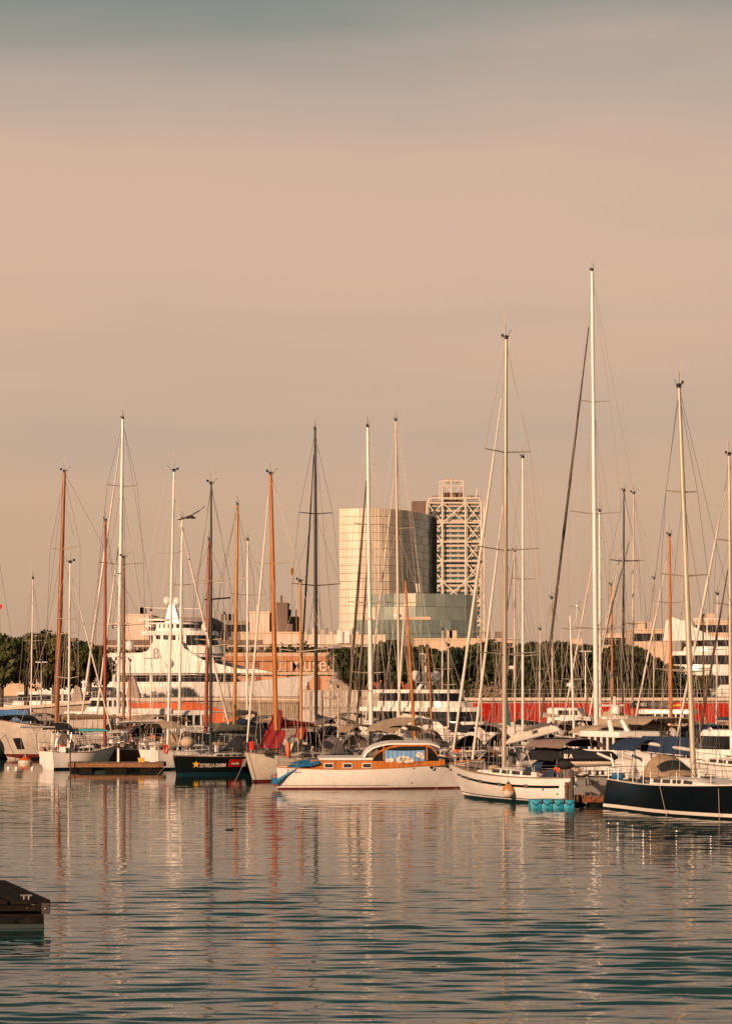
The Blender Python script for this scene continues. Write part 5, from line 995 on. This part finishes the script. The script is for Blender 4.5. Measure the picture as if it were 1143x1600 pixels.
# ---- classic white motor cruiser, varnished cabin
def cruiser():
    B = Boat(); Y = 147; s = F / Y; place(B, 590, Y, 3, 0); B.h = h = Hull(11.6, 3.5, 1.12, sternw=.82, sheer=.46, rake=.8, srake=.05, maxt=.45, d=.4, bowp=2.2, flare=.5)
    B.root = thing('motor_cruiser', 'long white classic motor cruiser with varnished wooden cabin', 'motor boat', B.loc, B.hd); B.zd = 1.15
    h.build(B.root, 'gel', 'teak', 'redboot', (0, .09), 'brightwood', [(.20, .225, 'printdark', 0, .55)])
    xx = lambda px: (px - 590) / s; zz = lambda py: Z(py, Y)
    # low varnished trunk with three framed windows, white coach roof
    def trunk(x0, x1, za, zb, w, m, nm, crown=0): 
        secs = []
        for k in range(9):
            x = lerp(x0, x1, k / 8); a = za(x); c = zb(x); secs.append([(x, w, a), (x, w * .985, c), (x, w * .5, c + crown), (x, -w * .5, c + crown), (x, -w * .985, c), (x, -w, a)])
        return MB().loft(secs).build(nm, m, B.root, True, .5)
    sh = lambda x: h.zs((x + 5.8) / 11.6) - .05
    tk = trunk(xx(484), xx(582), sh, lambda x: zz(1186), 1.25, 'brightwood', 'cabin_trunk')
    trunk(xx(497), xx(580), lambda x: zz(1186.5), lambda x: zz(1183), 1.33, 'white', 'coach_roof', .1)
    trunk(xx(582), xx(692), sh, lambda x: zz(1187 - (x - xx(582)) * .25), 1.30, 'brightwood', 'cabin_base')
    for sd in (-1, 1):
        for p in (512, 541, 571):
            f = MB().box((xx(p), sd * 1.262, zz(1195)), (.56, .05, .30)).build('window_frame', 'alu', tk); MB().box((xx(p), sd * 1.285, zz(1195)), (.44, .05, .19)).build('window_pane', 'plexi', f)
        # arched side: varnished panel with opening, glass and curtain
        yy = sd * 1.30
        top = lambda p: 1187 - 25 * math.sqrt(max(0, 1 - ((p - 634) / 55) ** 2)) if p < 634 else 1162 + max(0, (p - 662) / 22) ** 2 * 22
        po = [(p, top(p)) for p in np.linspace(580, 682, 22)]; n = len(po)
        g = [[(xx(p), yy, zz(t)) for p, t in po], [(xx(p), yy, zz(min(1187, t + 3.2))) for p, t in po]]; MB().cloth(g, .06).build('window_arch', 'brightwood', B.root)
        g = [[(xx(p), yy * .985, zz(t + 1)) for p, t in po], [(xx(p), yy * .985, zz(1188)) for p, t in po]]; MB().cloth(g, .02).build('side_window', 'glass', B.root)
        for p in (597, 664): MB().box((xx(p), yy, (zz(1165) + zz(1187)) / 2), (.09, .07, zz(1165) - zz(1187))).build('window_post', 'brightwood', B.root)
        g = [[(xx(p), yy * 1.002 + .02 * math.sin(p * .9) * sd, zz(lerp(1171 + 1.2 * math.sin((p - 598) / 64 * PI), 1188, v))) for p in np.linspace(599, 661, 40)] for v in (0, .5, 1)]
        c = MB().cloth(g, .012).build('curtain', 'cloudcurtain', B.root, True)
        for p, y, r in ((603, 1187, .12), (609, 1186.5, .14), (622, 1186, .2), (627, 1184.5, .18), (633, 1186, .2), (640, 1187, .14), (652, 1176, .10), (655, 1178, .12), (657, 1182, .12), (653, 1181, .1), (649, 1179, .09)):
            MB().lathe([(r, 0), (r * .6, .01)], (xx(p), yy * 1.002 + sd * .035, zz(y)), 10, 'y').build('curtain_cloud', 'sail', c)
    # white curved roof
    secs = []
    for p in np.linspace(566, 684, 24):
        t = 1160 + 25 * (1 - math.sqrt(max(0, 1 - ((618 - p) / 52.5) ** 2.3))) if p < 618 else 1160 + max(0, (p - 664) / 20) ** 2 * 6; x = xx(p); z = zz(t)
        secs.append([(x, 1.36, z - .10), (x, 1.34, z - .01), (x, .8, z + .09), (x, 0, z + .13), (x, -.8, z + .09), (x, -1.34, z - .01), (x, -1.36, z - .10)])
    MB().loft(secs).build('wheelhouse_roof', 'white', B.root, True, .7)
    MB().cloth([[(xx(574), -1.25 + 2.5 * u, zz(1187)) for u in (0, .5, 1)], [(xx(590), -1.25 + 2.5 * u, zz(1172)) for u in (0, .5, 1)]], .05).build('windscreen', 'glass', B.root)
    for px_ in (671, 697):
        for sd in (-1, 1):
            t = (xx(px_) + 5.8) / 11.6; p = Vector(h.pt(t, zz(1198), sd, .01)); q = MB().lathe([(.16, -.02), (.16, .02)], p, 14, 'y').build('porthole', 'alu', h.hull); MB().lathe([(.11, -.03), (.11, .03)], p, 14, 'y').build('porthole_glass', 'glass', q)
    for px_, py in ((643, 1199), (643, 1222)): MB().ball(h.pt((xx(px_) + 5.8) / 11.6, zz(py), -1), .04, 6).build('drain', 'black', h.hull)
    text('registration', '7-0820', 'printgrey', B.root, .85, Vector(h.pt(.045, .93, -1, .03)) + Vector((0, -.04, 0)), (1, 0, 0), (0, 0, 1), .006)
    # stern: blue tarpaulin slung over the after deck, dinghy cover and orange float
    rows = []
    for u in np.linspace(0, 1, 12):
        px_ = lerp(424, 497, u); ty = 1211 - 20 * sm(u * 1.6) - 6 * u; wv = .9 + .35 * math.sin(u * 5)
        rows.append([(xx(px_), lerp(-1.5, .9, v), zz(ty + (6 - 4 * u) * (2 * v - 1) ** 2 * (1.4 if v < .5 else .8) + .8 * math.sin(u * 17 + v * 5)) - (.18 if v == 0 else 0)) for v in np.linspace(0, 1, 8)])
    MB().cloth(rows, .03).build('tarpaulin', 'bluetarp', B.root, True, 1.2)
    for k, (p, y) in enumerate(((429, 1218), (435, 1214), (438, 1220))): MB().lathe([(.02, .34), (.12, .26), (.17, 0), (.12, -.26), (.02, -.34)], (xx(p), -.9 + k * .5, zz(y)), 10).build('float', 'orange', B.root, True)
    for k in range(3): wire(B.root, [(xx(437 + k * 2), -.8, zz(1202)), (xx(434 + k * 4), -.8 + .2 * k, zz(1216)), (xx(440), -.7, zz(1228))], 'rope', .02, 'mooring_line')
    wire(B.root, [h.pt(.97, 1.3, -1), (xx(700), -3.2, -.05)], 'rope', .016, 'mooring_line')
    for t in np.linspace(.08, .92, 9):
        p = Vector(h.pt(t, h.zs(t), -1))
    rails(B, .60, .95, .5)
cruiser()
# ---- people, dock, small floating things
def pontoon(label, px0, px1, Y, depth, z, m, fas, name='pontoon'):
    r = thing(name, label, 'dock', ((X(px0, Y) + X(px1, Y)) / 2, Y + depth / 2, 0)); w = X(px1, Y) - X(px0, Y); n = max(3, int(w / .7))
    for k in range(n): MB().box((-w / 2 + (k + .5) * w / n, 0, z - .03), (w / n - .025, depth, .07)).build('plank', m, r)
    MB().box((0, -depth / 2 + .05, z - .2), (w - .02, .08, .26)).build('fascia', fas, r); MB().box((0, depth / 2 - .05, z - .2), (w - .02, .08, .26)).build('fascia', fas, r)
    for k in range(3): MB().box(((k - 1) * w * .36, 0, z * .25 - .12), (w * .22, depth * .8, z - .25)).build('float', 'concretedark', r)
    return r, w
r, w = pontoon('brown wooden pontoon in front of the left yachts', 106, 256, 173, 2.2, .62, 'oldwood', 'dockwood')
r, w = pontoon('rusty wooden dock between the blue floats and the navy yacht', 897, 958, 125.5, 2.0, .55, 'oldwood', 'rust')
for k in range(4): bundle(MB(), (-.6 + .4 * k, -1.02, .42), (-.55 + .4 * k, -1.02, .62), .15, .1, .08, 4, k).build('rope_knot', 'rope', r)
# dock pedestals, posts, crates on the left pontoon
for p, lab in ((185, 'white service pedestal on the left part of the brown pontoon'), (239, 'wide white locker at the right end of the brown pontoon')):
    q = thing('service_pedestal', lab, 'pedestal', (X(p, 173.8), 173.8, .62)); wd_ = .14 if p == 185 else .4
    MB().box((0, 0, .45 if p == 185 else .5), (wd_ * 1.0, .25, .9 if p == 185 else 1.0), 0, .94).build('cabinet', 'white', q); MB().box((0, 0, .93 if p == 185 else 1.03), (wd_ * 1.05, .3, .06)).build('cap', 'plaster', q)
q = thing('crate', 'yellow crate lying on the brown pontoon', 'crate', (X(221, 173.6), 173.6, .62)); MB().box((0, 0, .13), (.38, .4, .26), 0, 1.06).build('tub', 'yellow', q); MB().box((0, 0, .275), (.44, .46, .04)).build('rim', 'yellow', q)
for px_, Y, yt, lab in ((110, 172.6, 1160, 'thin dark mooring pile at the left end of the brown pontoon'), (893, 124.8, 1203, 'dark mooring pile beside the lettered dinghy cover'), (884, 125.0, 1222, 'short grey bollard left of the dark mooring pile'), (889.5, 125.1, 1221, 'short grey bollard right beside the dark mooring pile')):
    q = thing('mooring_pile', lab, 'post', (X(px_, Y), Y, 0)); rr = .045 if px_ == 110 else .085; MB().lathe([(rr, -1), (rr, Z(yt, Y) - .05), (rr * .7, Z(yt, Y))], (0, 0, 0), 8).build('shaft', 'black' if px_ in (110, 893) else 'oldwood', q, True); MB().lathe([(rr * 1.3, Z(yt, Y) - .25), (rr * 1.3, Z(yt, Y) - .18)], (0, 0, 0), 8).build('collar', 'rust', q)
# blue modular float
fl = thing('floating_dock', 'bright blue plastic floating dock blocks beside the white sailing yacht', 'dock', (X(828, 124.6), 124.6, 0)); cw = (X(897, 124.6) - X(828, 124.6)) / 4
cb = MB()
secs = []
for z_, k in ((-.15, .99), (.02, 1.0), (.33, 1.0), (.365, .97), (.38, .90)): secs.append([(cw / 2 * k * .99 * math.copysign(abs(math.cos(a)) ** .14, math.cos(a)), cw / 2 * k * .99 * math.copysign(abs(math.sin(a)) ** .14, math.sin(a)), z_) for a in np.linspace(0, 2 * PI, 17)[:-1]])
cb.loft(secs); cme = cb.mesh('float_block', 'bluedock', True, .9)
for i in range(4):
    for j in range(3): inst('float_block', cme, fl, ((i + .5) * cw, (j + .5) * cw, random.uniform(-.01, .02)))
for i in range(1, 4): MB().lathe([(.06, .2), (.08, .26), (.06, .42)], (i * cw, .01, 0), 8).build('coupling_pin', 'black', fl)
for i in range(4): MB().tube([((i + .1) * cw, -.02, .3), ((i + .5) * cw, -.05, .12), ((i + .9) * cw, -.02, .3)], .018, 4).build('grab_rope', 'black', fl)
# hanging fender, buoys
p = at(793, 1236, 129.6); p.y = 129.6; hf = thing('round_fender', 'round white and orange fender hanging on the white sailing yacht', 'fender', (p.x, p.y, p.z - .35))
MB().lathe([(.02, -.33), (.16, -.30), (.27, -.16), (.30, 0)], (0, 0, .35), 14).build('lower_half', 'cream', hf, True); MB().lathe([(.30, 0), (.28, .14), (.19, .27), (.08, .36)], (0, 0, .35), 14).build('upper_half', 'honeywood', hf, True); MB().lathe([(.08, .36), (.05, .46), (.02, .47)], (0, 0, .35), 10).build('eye', 'black', hf, True)
MB().tube([(0, 0, .8), (.02, .4, 1.75)], .012, 4).build('line', 'rope', hf)
q = thing('mooring_buoy', 'orange and white mooring buoy floating under the big ship bow', 'buoy', (X(40, 190), 190, 0)); MB().lathe([(.1, -.25), (.42, -.2), (.55, .05), (.5, .22)], (0, 0, 0), 14).build('lower_half', 'cream', q, True); MB().lathe([(.5, .22), (.36, .36), (.15, .44), (.03, .46)], (0, 0, 0), 14).build('upper_half', 'orange', q, True); MB().lathe([(.05, .4), (.05, .6)], (0, 0, 0), 6).build('eye', 'steel', q)
for p_, lab in ((14, 'tiny white float left of the mooring buoy'), (26, 'tiny white float close to the mooring buoy'), (51, 'tiny white float right of the mooring buoy')):
    q = thing('net_float', lab, 'float', (X(p_, 178), 178, 0)); MB().ball((0, 0, .04), .13, 8).build('body', 'white', q, True); MB().tube([(0, 0, .1), (0, 0, .26)], .02, 4).build('stem', 'rope', q)
q = thing('drifting_plank', 'small dark piece of driftwood on the water below the grey schooner', 'driftwood', (X(359, 106), 106, 0), .3); MB().loft([[(-.18, -.06, -.02), (-.18, .06, -.02), (-.16, .05, .07), (-.16, -.05, .06)], [(.16, -.04, -.02), (.17, .05, -.02), (.15, .03, .05), (.15, -.03, .06)]]).build('board', 'black', q)
# blue kiosk with white awning on the quay at left
q = thing('blue_kiosk', 'bright blue cabin roof with white awning behind the big ship bow', 'kiosk', (X(-10, 250), 250, .4)); z0 = Z(1140, 250) - .4; z1 = Z(1116, 250) - .4
MB().box((X(17, 250) - X(-10, 250), 2, 1.4), (X(44, 250) - X(-10, 250), 4, 2.8 + .0)).build('cabin', 'bluepaint', q); MB().box((X(10, 250) - X(-10, 250), -.06, z1 - .95), (2.6, .1, .5)).build('window', 'glass', q)
for k in range(9): MB().box((X(-10 + 6 * k + 3, 250) - X(-10, 250), -.05, z1 - .35), (.12, .08, .7)).build('rib', 'bluepaint', q)
MB().box((X(82, 250) - X(-10, 250), 1, z1 - .35), (X(120, 250) - X(45, 250), 3.4, .5)).build('awning', 'plastergrey', q)
for p_ in (50, 70, 95, 118): MB().box((X(p_, 250) - X(-10, 250), -.4, z1 / 2 - .4), (.1, .1, z1)).build('post', 'oldwood', q)
MB().box((X(82, 250) - X(-10, 250), 2.4, z1 / 2 - .3), (X(120, 250) - X(45, 250), .2, z1 - .4)).build('back_wall', 'brownwood', q)
# van on the quay
def van():
    r = thing('parked_van', 'white van parked on the quay behind the lettered dinghy', 'van', (X(893, 262), 262, 1.3), R(-25)); pr = [(-2.4, .35), (-2.4, 1.9), (-2.2, 2.0), (.8, 2.0), (1.5, 1.15), (2.3, .95), (2.4, .35)]; n = len(pr)
    MB().loft([[(x, y, z * k if z > 1.2 else z) for x, z in pr] for y, k in ((-.9, .97), (-.8, 1), (.8, 1), (.9, .97))]).build('body', 'white', r)
    for sd in (-1, 1):
        MB().box((.55, sd * .9, 1.5), (.75, .06, .5)).build('side_window', 'glass', r); MB().box((-.6, sd * .9, 1.5), (1.2, .06, .5)).build('side_window', 'glass', r)
        for x in (-1.5, 1.5): w_ = MB().lathe([(.18, -.1), (.34, -.09), (.34, .09), (.18, .1)], (x, sd * .82, .34), 14, 'y').build('wheel', 'black', r, True); MB().lathe([(.19, -.11), (.19, .11)], (x, sd * .82, .34), 10, 'y').build('rim', 'steel', w_)
        MB().box((2.32, sd * .6, .8), (.12, .3, .16)).build('headlight', 'glass', r)
    MB().cloth([[(1.53, -.75, 1.2), (1.53, .75, 1.2)], [(.9, -.7, 1.92), (.9, .7, 1.92)]], .04).build('windscreen', 'glass', r)
van()
def person(px_, Y, label, m, arm=.1, zb=None):
    x = X(px_, Y); zb = prom_z(x) if zb is None else zb
    r = thing('person', label, 'person', (x, Y, zb), random.uniform(0, 6)); J = [(0, 0, .95), (0, 0, 1.15), (0, .01, 1.42), (0, .01, 1.52), (0, .03, 1.68), (-.10, 0, .9), (-.11, .03, .5), (-.11, 0, .08), (-.11, .14, .03), (.10, 0, .9), (.12, -.02, .5), (.13, -.05, .08), (.13, .09, .03), (-.2, 0, 1.38), (-.25, .02, 1.1), (-.23, .16, .9), (.2, 0, 1.38), (.26, arm, 1.12), (.2, .2 + arm, 1.05)]
    E = [(0, 1), (1, 2), (2, 3), (3, 4), (0, 5), (5, 6), (6, 7), (7, 8), (0, 9), (9, 10), (10, 11), (11, 12), (2, 13), (13, 14), (14, 15), (2, 16), (16, 17), (17, 18)]; rad = [.15, .14, .16, .06, .11, .09, .065, .045, .04, .09, .065, .045, .04, .07, .045, .03, .07, .045, .03]
    me = bpy.data.meshes.new('body'); me.from_pydata(J, E, []); me.materials.append(M[m]); o = bpy.data.objects.new('body', me); C.objects.link(o); o.parent = r; o.modifiers.new('s', 'SKIN'); o.modifiers.new('d', 'SUBSURF').levels = 1
    for v, q_ in zip(me.skin_vertices[0].data, rad): v.radius = (q_, q_)
    me.skin_vertices[0].data[0].use_root = True; MB().ball((0, .02, 1.74), .105, 10, 1.05).build('hair', 'black', r, True)
person(481, 300, 'person in dark clothes leaning on the promenade above the containers', 'shirt'); person(518, 299, 'person in pale jacket on the promenade left of the concrete wedge', 'jacket'); person(593, 300, 'person in dark top on the promenade right of the white mast', 'shirt')
# gull in flight
def gull():
    Y = 125; r = thing('gull', 'gull flying with spread wings between the left masts', 'bird', at(300, 808, Y)); b = MB(); s = Y / F
    q = lambda px_, py: Vector(((px_ - 300) * s, 0, (808 - py) * s)); sp = [(q(293, 808.5), .012), (q(296, 808), .055), (q(300, 808.4), .075), (q(303.5, 808.8), .055), (q(305, 809.4), .038), (q(306.5, 811.5), .006)]
    secs = [[p + Vector((0, math.cos(a) * rr * 1.1, math.sin(a) * rr)) for a in np.linspace(0, 2 * PI, 11)[:-1]] for p, rr in sp]; b.loft(secs)
    for pts in ([(298, 806.5, 4.5), (303, 802.5, 4.5), (308, 800, 4), (313, 798, 3.4), (317, 795, 2.4), (320, 791, .6)], [(299, 807.5, 4.5), (294, 807.3, 4.2), (290, 808, 3.6), (286, 810, 2.8), (282, 811, 1.8), (277, 811.6, .5)]):
        dy = -1 if pts[0][0] < 299 else 1; sec = []
        for i, (px_, py, ch) in enumerate(pts):
            p = q(px_, py) + Vector((0, dy * i * .05, 0)); c = ch * s * 1.8; sec.append([p + Vector((c * .5, -.02, c * .34)), p + Vector((0, 0, .028)), p + Vector((-c * .5, .02, -c * .42)), p + Vector((0, 0, -.012))])
        b.loft(sec)
    b.build('body', 'gull', r, True, 1.2)
gull()
# near pontoon corner at the left
def near_dock():
    r = thing('concrete_pontoon', 'dark concrete pontoon corner at the lower left edge', 'dock', (-10, 66, 0)); ox, oy = -10, 66
    poly = [(X(69, 64.6), 64.6), (X(69, 64.6) - 2.0, 70.4), (-17, 70.4), (-17, 64.4)]; pl = [(x - ox, y - oy) for x, y in poly]
    MB().prism(pl, -.6, .46).build('float', 'concretedark', r)
    big = [(X(75, 64.4), 64.35), (X(75, 64.4) - 2.05, 70.7), (-17, 70.7), (-17, 64.1)]; bg = [(x - ox, y - oy) for x, y in big]
    n = 9
    for k in range(n):
        u0, u1 = k / n, (k + 1) / n - .008; a = lambda u, i, j: (lerp(bg[i][0], bg[j][0], u), lerp(bg[i][1], bg[j][1], u))
        MB().prism([a(u0, 0, 3), a(u1, 0, 3), a(u1, 1, 2), a(u0, 1, 2)], .62, .70).build('deck_plank', 'beamdark', r)
    def beam(p, q, z0, z1, t):
        p, q = Vector((*p, 0)), Vector((*q, 0)); d = (q - p).normalized(); nn = Vector((-d.y, d.x, 0)) * t; MB().prism([(p + nn)[:2], (q + nn)[:2], (q - nn)[:2], (p - nn)[:2]], z0, z1).build('edge_beam', 'beamdark', r)
    beam(bg[0], bg[3], .46, .60, .06); beam(bg[0], bg[1], .58, .73, .07)
    for k in range(5): MB().box((bg[0][0] - .25 - k * 1.1, bg[0][1] + .1, .54), (.16, .14, .2)).build('spacer', 'black', r)
    weed = MB(); weed.prism([(pl[0][0] + .012, pl[0][1] - .012), (pl[1][0] + .012, pl[1][1]), (pl[2][0], pl[2][1]), (pl[3][0], pl[3][1] - .012)], -.2, .10); weed.build('weed_line', 'greenboot', r)
    for k in range(4): MB().ball((bg[0][0] - .5 - k * .9, bg[0][1] - .07, .53), .028, 8).build('bolt', 'rust', r)
    c = MB(); c.tube([(bg[0][0] - .75, bg[0][1] + .5, .80), (bg[0][0] - .45, bg[0][1] + .5, .80)], .025, 6); c.tube([(bg[0][0] - .66, bg[0][1] + .5, .7), (bg[0][0] - .66, bg[0][1] + .5, .8)], .025, 6); c.tube([(bg[0][0] - .54, bg[0][1] + .5, .7), (bg[0][0] - .54, bg[0][1] + .5, .8)], .025, 6); c.build('cleat', 'steel', r)
    MB().box((bg[0][0] - .04, bg[0][1] - .02, .52), (.2, .14, .28)).build('corner_bracket', 'black', r); MB().ball((bg[0][0] - .04, bg[0][1] - .1, .52), .03, 8).build('bolt', 'steel', r)
near_dock()
